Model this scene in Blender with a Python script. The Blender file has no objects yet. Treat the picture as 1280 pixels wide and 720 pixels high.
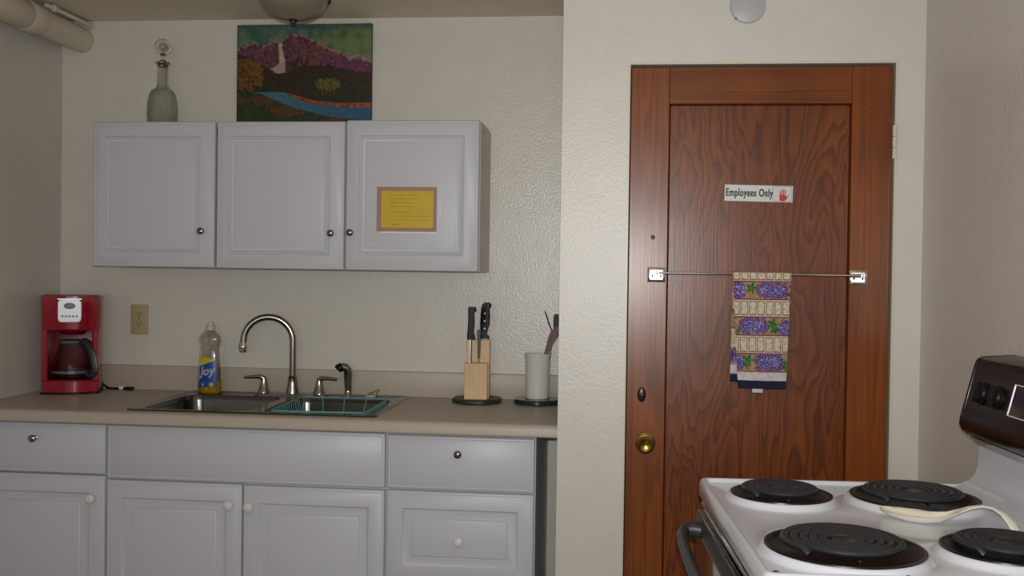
import bpy, bmesh, math, random
from mathutils import Vector, Matrix, noise
random.seed(4)
C = bpy.context.scene.collection
PI = math.pi
TM = {}          # world matrices of things

# ---------------------------------------------------------------- materials
def new_mat(name):
    m = bpy.data.materials.new(name); m.use_nodes = True
    nt = m.node_tree; b = nt.nodes['Principled BSDF']
    return m, nt, b
def lin(c):
    return tuple(((x/255)/12.92 if x/255 <= .04045 else ((x/255+.055)/1.055)**2.4) for x in c) + (1,)
def mat(name, rgb, rough=.5, metal=0, bump=0, bscale=60, var=0, vscale=30, coat=0, spec=.5, trans=0, ior=1.45, dist=.002):
    m, nt, b = new_mat(name)
    b.inputs['Base Color'].default_value = lin(rgb)
    b.inputs['Roughness'].default_value = rough
    b.inputs['Metallic'].default_value = metal
    b.inputs['Specular IOR Level'].default_value = spec
    b.inputs['Coat Weight'].default_value = coat
    b.inputs['Coat Roughness'].default_value = .08
    b.inputs['Transmission Weight'].default_value = trans
    b.inputs['IOR'].default_value = ior
    tc = nt.nodes.new('ShaderNodeTexCoord')
    if var:
        n = nt.nodes.new('ShaderNodeTexNoise'); n.inputs['Scale'].default_value = vscale; n.inputs['Detail'].default_value = 4
        nt.links.new(tc.outputs['Object'], n.inputs['Vector'])
        mx = nt.nodes.new('ShaderNodeMix'); mx.data_type = 'RGBA'
        lo = tuple(max(0, x*(1-var)) for x in lin(rgb)[:3])+(1,); hi = tuple(min(1, x*(1+var)) for x in lin(rgb)[:3])+(1,)
        mx.inputs[6].default_value = lo; mx.inputs[7].default_value = hi
        cr = nt.nodes.new('ShaderNodeMapRange'); cr.inputs[1].default_value = .3; cr.inputs[2].default_value = .7
        nt.links.new(n.outputs['Fac'], cr.inputs[0]); nt.links.new(cr.outputs[0], mx.inputs[0])
        nt.links.new(mx.outputs[2], b.inputs['Base Color'])
    if bump:
        n = nt.nodes.new('ShaderNodeTexNoise'); n.inputs['Scale'].default_value = bscale; n.inputs['Detail'].default_value = 3
        nt.links.new(tc.outputs['Object'], n.inputs['Vector'])
        bp = nt.nodes.new('ShaderNodeBump'); bp.inputs['Strength'].default_value = bump; bp.inputs['Distance'].default_value = dist
        nt.links.new(n.outputs['Fac'], bp.inputs['Height']); nt.links.new(bp.outputs[0], b.inputs['Normal'])
    return m

def wood(name, dark, light, sx, sz, bands, rough=.3, gx=1.0, dark2=None, yy=6, fib=(.75,1.2)):
    """veneer: contour bands of a stretched noise field plus fine fibres"""
    m, nt, b = new_mat(name)
    N = nt.nodes.new; L = nt.links.new
    tc = N('ShaderNodeTexCoord')
    mp = N('ShaderNodeMapping'); mp.inputs['Scale'].default_value = (sx, yy, sz); L(tc.outputs['Object'], mp.inputs['Vector'])
    n = N('ShaderNodeTexNoise'); n.inputs['Scale'].default_value = 1; n.inputs['Detail'].default_value = 2.2; n.inputs['Roughness'].default_value = .45
    n.inputs['Distortion'].default_value = .35
    L(mp.outputs[0], n.inputs['Vector'])
    mu = N('ShaderNodeMath'); mu.operation = 'MULTIPLY'; mu.inputs[1].default_value = bands; L(n.outputs['Fac'], mu.inputs[0])
    sn = N('ShaderNodeMath'); sn.operation = 'FRACT'; L(mu.outputs[0], sn.inputs[0])
    cr = N('ShaderNodeValToRGB'); e = cr.color_ramp.elements
    e[0].position = 0; e[0].color = lin(light); e[1].position = 1; e[1].color = lin(light)
    n.inputs['Detail'].default_value = 3.2
    k = cr.color_ramp.elements.new(.55); k.color = lin(tuple((a*.55+c*.45) for a, c in zip(light, dark)))
    k = cr.color_ramp.elements.new(.82); k.color = lin(dark)
    L(sn.outputs[0], cr.inputs[0])
    mp2 = N('ShaderNodeMapping'); mp2.inputs['Scale'].default_value = (180*gx, 60, 5); L(tc.outputs['Object'], mp2.inputs['Vector'])
    n2 = N('ShaderNodeTexNoise'); n2.inputs['Scale'].default_value = 1; n2.inputs['Detail'].default_value = 3; L(mp2.outputs[0], n2.inputs['Vector'])
    n3 = N('ShaderNodeTexNoise'); n3.inputs['Scale'].default_value = 3.5; L(tc.outputs['Object'], n3.inputs['Vector'])
    r2 = N('ShaderNodeMapRange'); r2.inputs[1].default_value = .3; r2.inputs[2].default_value = .7; r2.inputs[3].default_value = fib[0]; r2.inputs[4].default_value = fib[1]
    L(n2.outputs['Fac'], r2.inputs[0])
    r3 = N('ShaderNodeMapRange'); r3.inputs[1].default_value = .3; r3.inputs[2].default_value = .7; r3.inputs[3].default_value = .8; r3.inputs[4].default_value = 1.2
    L(n3.outputs['Fac'], r3.inputs[0])
    mm = N('ShaderNodeMath'); mm.operation = 'MULTIPLY'; L(r2.outputs[0], mm.inputs[0]); L(r3.outputs[0], mm.inputs[1])
    vm = N('ShaderNodeVectorMath'); vm.operation = 'SCALE'; L(cr.outputs[0], vm.inputs[0]); L(mm.outputs[0], vm.inputs['Scale'])
    L(vm.outputs[0], b.inputs['Base Color'])
    b.inputs['Roughness'].default_value = rough; b.inputs['Specular IOR Level'].default_value = .36
    bp = N('ShaderNodeBump'); bp.inputs['Strength'].default_value = .2; bp.inputs['Distance'].default_value = .0008
    L(n2.outputs['Fac'], bp.inputs['Height']); L(bp.outputs[0], b.inputs['Normal'])
    return m

def vc_mat(name, rough=.6, bump=0, bscale=300, spec=.5):
    m = mat(name, (128,128,128), rough, bump=bump, bscale=bscale, spec=spec)
    nt = m.node_tree; a = nt.nodes.new('ShaderNodeVertexColor'); a.layer_name = 'Col'
    nt.links.new(a.outputs['Color'], nt.nodes['Principled BSDF'].inputs['Base Color'])
    return m

def wall_mat(name, rgb, rough=.38, strength=.55, scale=75, dist=.004):
    m, nt, b = new_mat(name); N = nt.nodes.new; L = nt.links.new
    tc = N('ShaderNodeTexCoord')
    n = N('ShaderNodeTexNoise'); n.inputs['Scale'].default_value = scale; n.inputs['Detail'].default_value = 3; n.inputs['Roughness'].default_value = .55
    n2 = N('ShaderNodeTexNoise'); n2.inputs['Scale'].default_value = 9; n2.inputs['Detail'].default_value = 4
    L(tc.outputs['Object'], n.inputs['Vector']); L(tc.outputs['Object'], n2.inputs['Vector'])
    ad = N('ShaderNodeMath'); ad.operation = 'ADD'; L(n.outputs['Fac'], ad.inputs[0]); L(n2.outputs['Fac'], ad.inputs[1])
    bp = N('ShaderNodeBump'); bp.inputs['Strength'].default_value = strength; bp.inputs['Distance'].default_value = dist
    L(ad.outputs[0], bp.inputs['Height']); L(bp.outputs[0], b.inputs['Normal'])
    mx = N('ShaderNodeMix'); mx.data_type = 'RGBA'
    c = lin(rgb)[:3]
    mx.inputs[6].default_value = tuple(x*.94 for x in c)+(1,); mx.inputs[7].default_value = tuple(min(1, x*1.04) for x in c)+(1,)
    L(n2.outputs['Fac'], mx.inputs[0]); L(mx.outputs[2], b.inputs['Base Color'])
    b.inputs['Roughness'].default_value = rough
    return m

M = {
 'wall': wall_mat('wall_paint', (208,204,196), .36, .28, 140, .003),
 'wall_b': wall_mat('wall_paint_back', (214,209,199), .27, .42, 130, .003),
 'wall_r': wall_mat('wall_paint_right', (212,205,197), .34, .45, 110, .004),
 'ceil': wall_mat('ceiling_paint', (226,216,194), .8, .3, 120),
 'floor': mat('floor_vinyl', (140,120,95), .4, var=.15, vscale=8),
 'frame': mat('frame_paint', (205,200,180), .35),
 'gap_shade': mat('gap_shade', (30,22,16), .8),
 'cab': mat('cabinet_white', (201,202,208), .4, bump=.05, bscale=400, dist=.0005),
 'cab_side': mat('cabinet_side', (196,190,184), .4),
 'cab_in': mat('cabinet_shadow_gap', (60,58,58), .7),
 'lam': mat('laminate', (183,171,156), .42, var=.1, vscale=260),
 'steel': mat('stainless', (108,106,102), .16, 1, bump=.03, bscale=200),
 'chrome': mat('chrome', (215,212,208), .09, 1),
 'nickel': mat('knob_metal', (150,145,150), .2, 1),
 'brush': mat('brushed_nickel', (165,160,152), .2, 1),
 'ceramic': mat('white_ceramic', (222,216,216), .15),
 'red': mat('red_enamel', (150,10,34), .2, coat=.6, var=.06),
 'red_dark': mat('dark_red_plastic', (112,14,30), .35),
 'black': mat('black_plastic', (10,10,11), .45, spec=.3),
 'blackgl': mat('black_gloss', (14,10,10), .12, coat=.5),
 'silver': mat('silver_plastic', (240,240,245), .2, .1),
 'lcd': mat('display_glass', (90,95,105), .1),
 'glass': mat('clear_glass', (248,250,240), .03, trans=1, ior=1.45),
 'carafe': mat('carafe_glass', (246,236,236), .03, trans=1, ior=1.2),
 'decanter': mat('pressed_glass', (250,252,243), .06, trans=1, ior=1.35, bump=1, bscale=140, dist=.006),
 'cork': mat('cork_seal', (110,50,36), .6),
 'outlet': mat('outlet_ivory', (178,162,122), .35),
 'slot': mat('slot_dark', (30,26,22), .7),
 'grey_handle': mat('grey_handle', (96,98,98), .3),
 'bottle': mat('clear_plastic', (251,250,246), .08, trans=1, ior=1.4),
 'liquid': mat('yellow_soap', (214,176,10), .12, trans=.35, ior=1.3),
 'lab_blue': mat('label_blue', (22,72,150), .35, var=.25, vscale=45),
 'lab_yel': mat('label_yellow', (196,186,50), .35, var=.2, vscale=60),
 'white': mat('print_white', (235,235,235), .4),
 'ink': mat('print_black', (16,16,18), .5),
 'inkred': mat('print_red', (190,16,34), .45),
 'teal': mat('teal_coating', (96,156,160), .4),
 'rubber': mat('rubber_tan', (190,176,150), .6),
 'rust': mat('chain_brown', (90,60,40), .45, .7),
 'block': wood('beech_block', (212,176,132), (218,184,142), 25, 3, 3, .4, fib=(.92,1.05)),
 'bladem': mat('blade_steel', (190,190,190), .18, 1),
 'greystone': mat('dark_green_stone', (44,54,48), .45, var=.7, vscale=130),
 'granite': mat('speckled_granite', (30,46,42), .22, var=.9, vscale=170, coat=.4),
 'crock': mat('crock_glaze', (214,212,205), .16),
 'bwood': mat('dark_brown_wood', (88,44,26), .45, var=.2, vscale=40),
 'brass': mat('old_brass', (150,124,62), .28, 1, var=.15, vscale=60),
 'bronze': mat('dark_bronze', (58,50,50), .3, .8),
 'signpl': mat('sign_plastic', (206,208,206), .3),
 'signline': mat('sign_line', (110,80,80), .5),
 'note_y': mat('yellow_paper', (208,176,38), .45, var=.06, vscale=25),
 'note_b': mat('kraft_border', (166,130,114), .55, var=.07, vscale=60),
 'note_ink': mat('note_ink', (96,76,22), .6),
 'tape': mat('clear_tape', (238,238,240), .25),
 'blacksat': mat('black_satin', (20,17,16), .38),
 'stove': mat('stove_enamel', (210,212,220), .16, coat=.3),
 'stove_s': mat('stove_side', (150,142,135), .3),
 'coil': mat('coil_element', (46,49,54), .42, .25),
 'bowl': mat('drip_bowl', (12,10,11), .32),
 'medal': mat('coil_medallion', (90,82,76), .35, .8),
 'chipc': mat('enamel_chip', (26,28,60), .5),
 'cream': mat('cream_ceramic', (240,233,216), .12, coat=.4),
 'hgrey': mat('stove_handle', (46,48,50), .42),
 'brn': mat('control_panel', (24,17,15), .22),
 'print': mat('panel_print', (150,130,120), .5),
 'pipe': mat('pipe_paint', (208,198,180), .45, var=.06, vscale=20),
 'shade': mat('frosted_bowl', (122,114,94), .35),
 'plate': mat('cover_plate', (178,178,180), .4),
 'tag': mat('towel_tag', (190,190,195), .4),
 'doorw': wood('door_fir_panel', (88,40,12), (122,62,20), 6, 1.1, 26, .3, yy=1, fib=(.8,1.15)),
 'doormold': mat('door_molding', (84,38,16), .35),
 'doorst': wood('door_fir_stile', (108,54,17), (130,68,23), 16, .5, 9, .28, yy=1, fib=(.86,1.1)),
 'doorrl': wood('door_fir_rail', (102,50,16), (122,63,21), .5, 16, 7, .28, gx=.03, yy=1, fib=(.86,1.1)),
 'scuff': mat('scuff', (190,140,115), .5),
 'painting': vc_mat('oil_paint', .42, bump=.4, bscale=160),
 'canvas': mat('canvas_edge', (60,56,44), .7),
 'towel': vc_mat('cotton_print', .85, bump=.5, bscale=700, spec=.2),
}

# ---------------------------------------------------------------- mesh building
class MB:
    def __init__(s): s.b = bmesh.new()
    def merge(s, t, m=None):
        me = bpy.data.meshes.new('t'); t.to_mesh(me); t.free()
        if m: me.transform(m)
        s.b.from_mesh(me); bpy.data.meshes.remove(me); return s
    def box(s, x0, x1, y0, y1, z0, z1, r=0, seg=2, m=None):
        t = bmesh.new(); bmesh.ops.create_cube(t, size=1)
        bmesh.ops.transform(t, matrix=Matrix.Translation(((x0+x1)/2, (y0+y1)/2, (z0+z1)/2)) @ Matrix.Diagonal((abs(x1-x0), abs(y1-y0), abs(z1-z0), 1)), verts=t.verts)
        if r: bmesh.ops.bevel(t, geom=t.edges[:], offset=r, segments=seg, profile=.5, affect='EDGES')
        return s.merge(t, m)
    def loft(s, rings, cap0=True, cap1=True, closed=False):
        t = s.b; R = [[t.verts.new(p) for p in r] for r in rings]; n = len(R[0])
        prs = list(zip(R, R[1:])) + ([(R[-1], R[0])] if closed else [])
        for a, b in prs:
            for i in range(n):
                j = (i+1) % n
                try: t.faces.new((a[i], a[j], b[j], b[i]))
                except ValueError: pass
        if not closed:
            if cap0: t.faces.new(R[0][::-1])
            if cap1: t.faces.new(R[-1])
        return s
    def lathe(s, prof, c=(0,0,0), n=32, sy=1, m=None, rot=0, cap0=True, cap1=True):
        rings = [[Vector((c[0]+r*math.cos(rot+2*PI*k/n), c[1]+r*sy*math.sin(rot+2*PI*k/n), c[2]+z)) for k in range(n)] for r, z in prof]
        if m: rings = [[m @ p for p in r] for r in rings]
        return s.loft(rings, cap0, cap1)
    def tube(s, pts, r, n=10, closed=False, flat=1.0):
        pts = [Vector(p) for p in pts]; N = len(pts)
        rad = r if isinstance(r, (list, tuple)) else [r]*N
        rings = []; up = None
        for i, p in enumerate(pts):
            if closed: t = (pts[(i+1) % N]-pts[i-1]).normalized()
            else: t = (pts[min(i+1, N-1)]-pts[max(i-1, 0)]).normalized()
            if up is None:
                up = Vector((0,0,1)) if abs(t.z) < .9 else Vector((1,0,0))
            a = t.cross(up)
            if a.length < 1e-5: a = t.cross(Vector((0,1,0)))
            a.normalize(); b = a.cross(t).normalized(); up = b
            rings.append([p + (a*math.cos(2*PI*k/n) + b*math.sin(2*PI*k/n)*flat)*rad[i] for k in range(n)])
        return s.loft(rings, closed=closed)
    def prism(s, poly, axis, a, b):
        """poly of 2-D points extruded along axis between a and b. axis y: (x,z); x: (y,z); z: (x,y)"""
        def P(p, q): return {'y': (p[0], q, p[1]), 'x': (q, p[0], p[1]), 'z': (p[0], p[1], q)}[axis]
        return s.loft([[P(p, a) for p in poly], [P(p, b) for p in poly]])
    def ringfront(s, x0, x1, z0, z1, rings, cut=9, dx=0, dz=0):
        """concentric rectangles facing -Y; rings = [(inset, y)]; those inset beyond cut are shifted by dx and shrunk by dz"""
        out = []
        for i, y in rings:
            a, c = (dx, dz) if i >= cut else (0, 0)
            out.append([Vector((x0+i+a, y, z0+i+c)), Vector((x1-i+a, y, z0+i+c)), Vector((x1-i+a, y, z1-i-c)), Vector((x0+i+a, y, z1-i-c))])
        return s.loft(out)

def finish(o, smooth=38):
    me = o.data; b = bmesh.new(); b.from_mesh(me)
    bmesh.ops.recalc_face_normals(b, faces=b.faces[:])
    for f in b.faces: f.smooth = True
    lim = math.radians(smooth)
    for e in b.edges:
        if len(e.link_faces) == 2 and e.calc_face_angle(0) > lim: e.smooth = False
    b.to_mesh(me); b.free()

def tag(o, label=None, cat=None, group=None, kind=None):
    if label: o['label'] = label
    if cat: o['category'] = cat
    if group: o['group'] = group
    if kind: o['kind'] = kind
    return o

def thing(name, label, cat, loc=(0,0,0), rz=0, group=None):
    o = bpy.data.objects.new(name, None); C.objects.link(o); o.empty_display_size = .05
    o.location = loc; o.rotation_euler = (0, 0, rz)
    TM[o.name] = Matrix.Translation(loc) @ Matrix.Rotation(rz, 4, 'Z')
    return tag(o, label, cat, group)

def obj(name, mb, m, parent=None, local=False, smooth=38, label=None):
    me = bpy.data.meshes.new(name); mb.b.to_mesh(me); mb.b.free()
    o = bpy.data.objects.new(name, me); C.objects.link(o)
    me.materials.append(m)
    finish(o, smooth)
    if parent is not None:
        o.parent = parent; pm = TM[parent.name]; TM[o.name] = pm
        if not local: me.transform(pm.inverted())
    else:
        vs = [v.co for v in me.vertices]
        c = Vector(((min(v.x for v in vs)+max(v.x for v in vs))/2, (min(v.y for v in vs)+max(v.y for v in vs))/2, min(v.z for v in vs)))
        me.transform(Matrix.Translation(-c)); o.location = c; TM[o.name] = Matrix.Translation(c)
    if label: o['label'] = label
    return o

def struct(name, mb, m):
    me = bpy.data.meshes.new(name); mb.b.to_mesh(me); mb.b.free()
    o = bpy.data.objects.new(name, me); C.objects.link(o); me.materials.append(m); finish(o)
    o['kind'] = 'structure'; TM[o.name] = Matrix.Identity(4)
    return o

def text_mb(txt, size, ext=.0002, offset=0, shear=0, sx=1, align='LEFT', space=1):
    cu = bpy.data.curves.new('t', 'FONT'); cu.body = txt; cu.size = size; cu.extrude = ext; cu.offset = offset; cu.shear = shear
    cu.align_x = align; cu.space_character = space; cu.resolution_u = 3
    o = bpy.data.objects.new('t', cu); C.objects.link(o)
    dg = bpy.context.evaluated_depsgraph_get(); me = bpy.data.meshes.new_from_object(o.evaluated_get(dg))
    bpy.data.objects.remove(o)
    mb = MB(); me.transform(Matrix.Diagonal((sx,1,1,1))); mb.b.from_mesh(me); bpy.data.meshes.remove(me)
    return mb
XZ = Matrix(((1,0,0,0),(0,0,-1,0),(0,1,0,0),(0,0,0,1)))   # text plane -> facing -Y
def xform(mb, m): bmesh.ops.transform(mb.b, matrix=m, verts=mb.b.verts); return mb

def circ(cx, cy, z, r, n=32): return [Vector((cx+r*math.cos(2*PI*k/n), cy+r*math.sin(2*PI*k/n), z)) for k in range(n)]
def rrect(x0, x1, y0, y1, r, z=0, k=6):
    out = []
    for cx, cy, a in ((x1-r, y1-r, 0), (x0+r, y1-r, PI/2), (x0+r, y0+r, PI), (x1-r, y0+r, 3*PI/2)):
        for i in range(k+1):
            t = a + PI/2*i/k; out.append(Vector((cx+r*math.cos(t), cy+r*math.sin(t), z)))
    return out
def mfac(y, z, x):   # matrix: lathe axis (z) -> pointing to -Y, at x,y,z
    return Matrix.Translation((x, y, z)) @ Matrix.Rotation(PI/2, 4, 'X')

# ---------------------------------------------------------------- the room
YW, YD = 3.73, 3.04; CE = 2.335; XL = -2.156; XC = -.170; XR = .883; YR = -1.6
TH = math.radians(3)
struct('floor', MB().box(-3, 2, YR-.1, 4, -.1, 0), M['floor'])
struct('ceiling', MB().box(-3, 2, YR-.1, 4, CE, CE+.1), M['ceil'])
struct('wall_left', MB().box(XL-.1, XL, YR-.1, YW+.1, 0, CE), M['wall'])
struct('wall_back', MB().box(XL-.1, XC+.1, YW, YW+.1, 0, CE), M['wall_b'])
rx = XR + math.tan(TH)*(YD-YR)
w = MB(); w.prism([(XR, YD+.12), (XR, YD), (rx, YR-.1), (rx+.12, YR-.1), (XR+.12, YD+.12)], 'z', 0, CE)
struct('wall_right', w, M['wall_r'])
# wall with the door opening, its left end returning to the back wall
DX0, DX1, DZ = .036, .795, 2.005
w = MB()
w.prism([(XC, YD), (DX0-.008, YD), (DX0-.008, YD+.12), (XC+.1, YD+.12), (XC+.1, YW), (XC, YW)], 'z', 0, CE)
w.box(DX1+.008, XR, YD, YD+.12, 0, CE)
w.box(DX0-.008, DX1+.008, YD, YD+.12, DZ+.008, CE)
struct('wall_door', w, M['wall'])
# rear wall with a window opening behind the camera
WX0, WX1, WZ0, WZ1 = -1.3, .7, .95, 2.1
w = MB()
w.box(XL, WX0, YR-.1, YR, 0, CE); w.box(WX1, rx, YR-.1, YR, 0, CE)
w.box(WX0, WX1, YR-.1, YR, 0, WZ0); w.box(WX0, WX1, YR-.1, YR, WZ1, CE)
struct('wall_rear', w, M['wall'])
w = MB()
for a in (WX0, (WX0+WX1)/2-.02, WX1-.04): w.box(a, a+.04, YR-.08, YR-.03, WZ0, WZ1)
for a in (WZ0, WZ1-.04): w.box(WX0, WX1, YR-.08, YR-.03, a, a+.04)
struct('window_1', w, M['frame'])
# thin door frame bead
w = MB()
w.box(DX0-.008, DX0-.003, YD-.003, YD+.1, 0, DZ+.008)
w.box(DX1+.004, DX1+.012, YD-.004, YD+.1, 0, DZ+.004)
w.box(DX0-.008, DX1+.012, YD-.004, YD+.1, DZ+.004, DZ+.012)
struct('trim_1', w, M['frame'])
w = MB(); w.box(DX0-.004, DX1+.004, YD+.055, YD+.1, 0, DZ+.004)  # dark sheet behind the leaf, its colour standing for shade in the gap
struct('door_gap_shade', w, M['gap_shade'])

# door
door = bpy.data.objects.new('door_1', None); C.objects.link(door); door.location = (.415, YD+.03, 0); door['kind'] = 'structure'
TM[door.name] = Matrix.Translation((.415, YD+.03, 0))
yf = YD+.006
def dbox(x0, x1, z0, z1, y=yf, mm='doorst', nm='stile'):
    return obj(nm, MB().box(x0, x1, y, y+.035, z0, z1, .0015, 1), M[mm], door)
dbox(DX0, .150, .01, DZ-.003); dbox(.679, DX1-.002, .01, DZ-.003)
dbox(.150, .679, 1.893, DZ-.003, mm='doorrl', nm='rail'); dbox(.150, .679, .01, .22, mm='doorrl', nm='rail')
obj('door_panel', MB().box(.148, .681, yf+.010, yf+.026, .215, 1.896), M['doorw'], door)
w = MB()
for x in (.150, .679):
    s = 1 if x < .4 else -1
    w.prism([(x, yf-.0005), (x+s*.0015, yf+.001), (x+s*.003, yf+.006), (x+s*.005, yf+.0105), (x, yf+.0105)][::s], 'z', .22, 1.893)
for z, s in ((.22, 1), (1.893, -1)):
    w.prism([(yf-.0005, z), (yf+.001, z+s*.0015), (yf+.006, z+s*.003), (yf+.0105, z+s*.005), (yf+.0105, z)], 'x', .15, .679)
obj('panel_molding', w, M['doormold'], door)
w = MB()                                                   # knob with rose
w.lathe([(.0, 0), (.030, 0), (.030, .003), (.024, .006), (.012, .008), (.010, .022), (.014, .026), (.0235, .031), (.026, .038), (.0245, .044), (.019, .048), (.018, .0475), (.012, .045), (0.0001, .0435)], n=40, m=mfac(yf, .878, .094))
obj('door_knob', w, M['brass'], door, label='round brass door knob with concave face')
w = MB(); w.lathe([(.0, 0), (.013, 0), (.0125, .003), (.009, .005), (0.0001, .005)], n=28, m=mfac(yf, 1.023, .081) @ Matrix.Diagonal((1, 1.75, 1, 1)))
dp = obj('deadbolt_plate', w, M['bronze'], door, label='small oval dark bronze thumb turn plate')
obj('thumb_turn', MB().box(.069, .093, yf-.016, yf-.004, 1.019, 1.027, .003), M['bronze'], dp)
for z in (1.78, .35):
    w = MB()
    for k in range(3): w.lathe([(.0, 0), (.0065, 0), (.0065, .031), (0.0001, .031)], (DX1+.004, YD-.004, z-.05+k*.033), 14)
    w.box(DX1+.0045, DX1+.0155, YD-.005, YD-.003, z-.05, z+.05)
    obj('hinge', w, M['frame'], door, label='hinge painted over in cream')
w = MB(); w.lathe([(.0, 0), (.0065, 0), (.0065, .0015), (.0045, .0022), (.003, .001), (0.0001, .001)], n=20, m=mfac(yf, 1.495, .107))
obj('screw_plug', w, M['rust'], door)
w = MB()
w.tube([(.713, yf, 1.878), (.722, yf-.0002, 1.882), (.731, yf-.0002, 1.890), (.736, yf, 1.900)], [.0004, .0014, .0016, .0004], 6, flat=.4)
w.tube([(.720, yf, 1.964), (.731, yf-.0002, 1.966), (.741, yf, 1.962)], [.0003, .0008, .0003], 6, flat=.4)
w.tube([(.7905, yf, 1.852), (.7895, yf-.0002, 1.842), (.7905, yf, 1.830)], [.001, .002, .001], 6, flat=.4)
obj('scratch_marks', w, M['scuff'], door, label='pale scratches in the wood')

# cover plate above the door
t = thing('cover_plate', 'round white blank cover plate high on the wall above the door', 'cover plate', (.373, YD, 2.18))
obj('disc', MB().lathe([(.0001, 0), (.051, 0), (.052, .003), (.051, .007), (.047, .009), (.0001, .0095)], n=48, m=mfac(YD, 2.180, .373)), M['plate'], t)
obj('screw', MB().lathe([(.0001, 0), (.004, 0), (.003, .002), (.0001, .0025)], n=14, m=mfac(YD-.007, 2.142, .338)), M['nickel'], t)

# sign
t = thing('employees_sign', 'white plastic Employees Only sign with red hand on brown door', 'sign', (.416, yf+.010, 1.605), 0)
rot = Matrix.Translation((.416, yf+.010, 1.6285)) @ Matrix.Rotation(math.radians(1.1), 4, 'Y')
sg = MB().box(-.0995, .0995, -.003, 0, -.0245, .0245, .0008, 1); xform(sg, rot)
pl = obj('sign_plate', sg, M['signpl'], t)
w = text_mb('Employees Only', .0295, .0002, .0005, sx=.66, space=1.1)
t2_ = w.b.copy(); bmesh.ops.translate(t2_, vec=(.0010, 0, .00001), verts=t2_.verts); w.merge(t2_)
t2_ = text_mb('Employees Only', .0295, .0002, .0005, sx=.66, space=1.1).b; bmesh.ops.translate(t2_, vec=(.0005, 0, .00002), verts=t2_.verts); w.merge(t2_)
xs = [v.co.x for v in w.b.verts]; k = .1375/(max(xs)-min(xs))
xform(w, rot @ Matrix.Translation((-.0955-min(xs)*k, -.0032, -.0090)) @ XZ @ Matrix.Diagonal((k, 1.1, 1, 1)))
obj('lettering', w, M['ink'], pl)
def frame_loop(x0, x1, z0, z1, y, r, th):
    w = MB(); a = rrect(x0, x1, z0, z1, r, 0, 4); b = rrect(x0+th, x1-th, z0+th, z1-th, max(r-th, .0005), 0, 4)
    A = [Vector((p.x, y, p.y)) for p in a]; B = [Vector((p.x, y, p.y)) for p in b]
    A2 = [p+Vector((0,.0004,0)) for p in A]; B2 = [p+Vector((0,.0004,0)) for p in B]
    w.loft([A2, A, B, B2], False, False); return w
obj('icon_frame', xform(frame_loop(.041, .0955, -.022, .022, -.0033, .004, .0010), rot), M['signline'], pl)
def hand_mb(y):
    w = MB(); U = lambda x, z: (x/1280*.1, z/512*.0, 0)
    def q(px, pz): return ((px-645)/1110*.199, -(pz-250)/275*.049)   # from the sign as seen
    palm = [q(*p) for p in [(985,270),(1000,262),(1060,262),(1090,285),(1100,300),(1118,270),(1135,240),(1138,246),(1128,280),(1112,320),(1085,350),(1070,365),(1000,365),(985,345)]]
    w.prism(palm, 'y', y, y+.0004)
    for (x0, z0), (x1, z1), hw in [((993,290),(994,205),8), ((1018,275),(1021,185),8.5), ((1047,272),(1052,172),8.5), ((1074,285),(1081,190),8)]:
        n = []
        for k in range(7): a = PI*k/6; n.append(q(x1+hw*math.cos(a), z1-hw*math.sin(a)))
        n += [q(x0-hw, z0), q(x0+hw, z0)]
        w.prism(n, 'y', y-.0001, y+.0003)
    return w
obj('red_hand', xform(hand_mb(-.0035), rot), M['inkred'], pl)

# ---------------------------------------------------------------- towel bar and towel
BY, BZ = 2.992, 1.3885
t = thing('towel_bar', 'thin chrome towel bar on square brackets across the brown door', 'towel bar', (.41, YD, 1.36))
obj('bar', MB().tube([(.115, BY, BZ), (.709, BY, BZ)], .0033, 12), M['chrome'], t)
for x in (.119, .705):
    w = MB(); w.ringfront(x-.0265, x+.0265, BZ-.0275, BZ+.0165, [(0, yf), (0, yf-.004), (.003, yf-.007), (.0065, yf-.0075), (.008, yf-.003)])
    w.tube([(x, yf-.003, BZ), (x, BY-.006, BZ)], .006, 12)
    w.lathe([(.0001, -.007), (.006, -.006), (.0075, 0), (.006, .006), (.0001, .007)], (x, BY, BZ), 14)
    p = obj('bracket', w, M['chrome'], t)
    for dx, dz in ((-.012, -.009), (.013, -.009)):
        obj('screw', MB().lathe([(.0001, 0), (.0032, 0), (.0025, .002), (.0001, .0022)], n=12, m=mfac(yf-.003, BZ+dz, x+dx)), M['slot'], p)

def nz(x, y, s=1, seed=0): return noise.noise(Vector((x*s+seed*7.3, y*s-seed*3.1, seed*1.7)))
def mixc(a, b, t): t = max(0, min(1, t)); return tuple(p+(q-p)*t for p, q in zip(a, b))
# towel print in the pixels of a 402x720 close view of the front
grapes = []; leaves = []
rg = random.Random(8)
def cluster(x0, x1, y0, y1):
    for i in range(int((x1-x0)*(y1-y0)/95)):
        x = rg.uniform(x0+6, x1-6); y = rg.uniform(y0+6, y1-6)
        nx = (x-(x0+x1)/2)/((x1-x0)/2); ny = (y-(y0+y1)/2)/((y1-y0)/2)
        if nx*nx+ny*ny > 1.05: continue
        edge = nx*nx+ny*ny
        col = rg.choice([(108,58,130), (120,50,110), (92,62,140)]) if edge > .55 else rg.choice([(118,118,190), (96,92,170), (150,155,215), (84,70,150)])
        grapes.append((x, y, rg.uniform(6.5, 9), col))
for a in [(40,112,98,192), (166,340,98,190), (76,240,292,388), (288,372,305,392), (60,112,492,582), (160,322,488,588), (22,60,500,580), (-40,30,98,190), (-30,36,490,580), (340,420,110,190)]: cluster(*a)
for x, y, r in [(142,135,32), (320,170,26), (256,330,32), (268,360,28), (72,372,20), (50,300,16), (132,525,32), (122,550,26), (322,560,26), (330,545,18), (44,450,16), (236,345,18)]: leaves.append((x, y, r))
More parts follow.
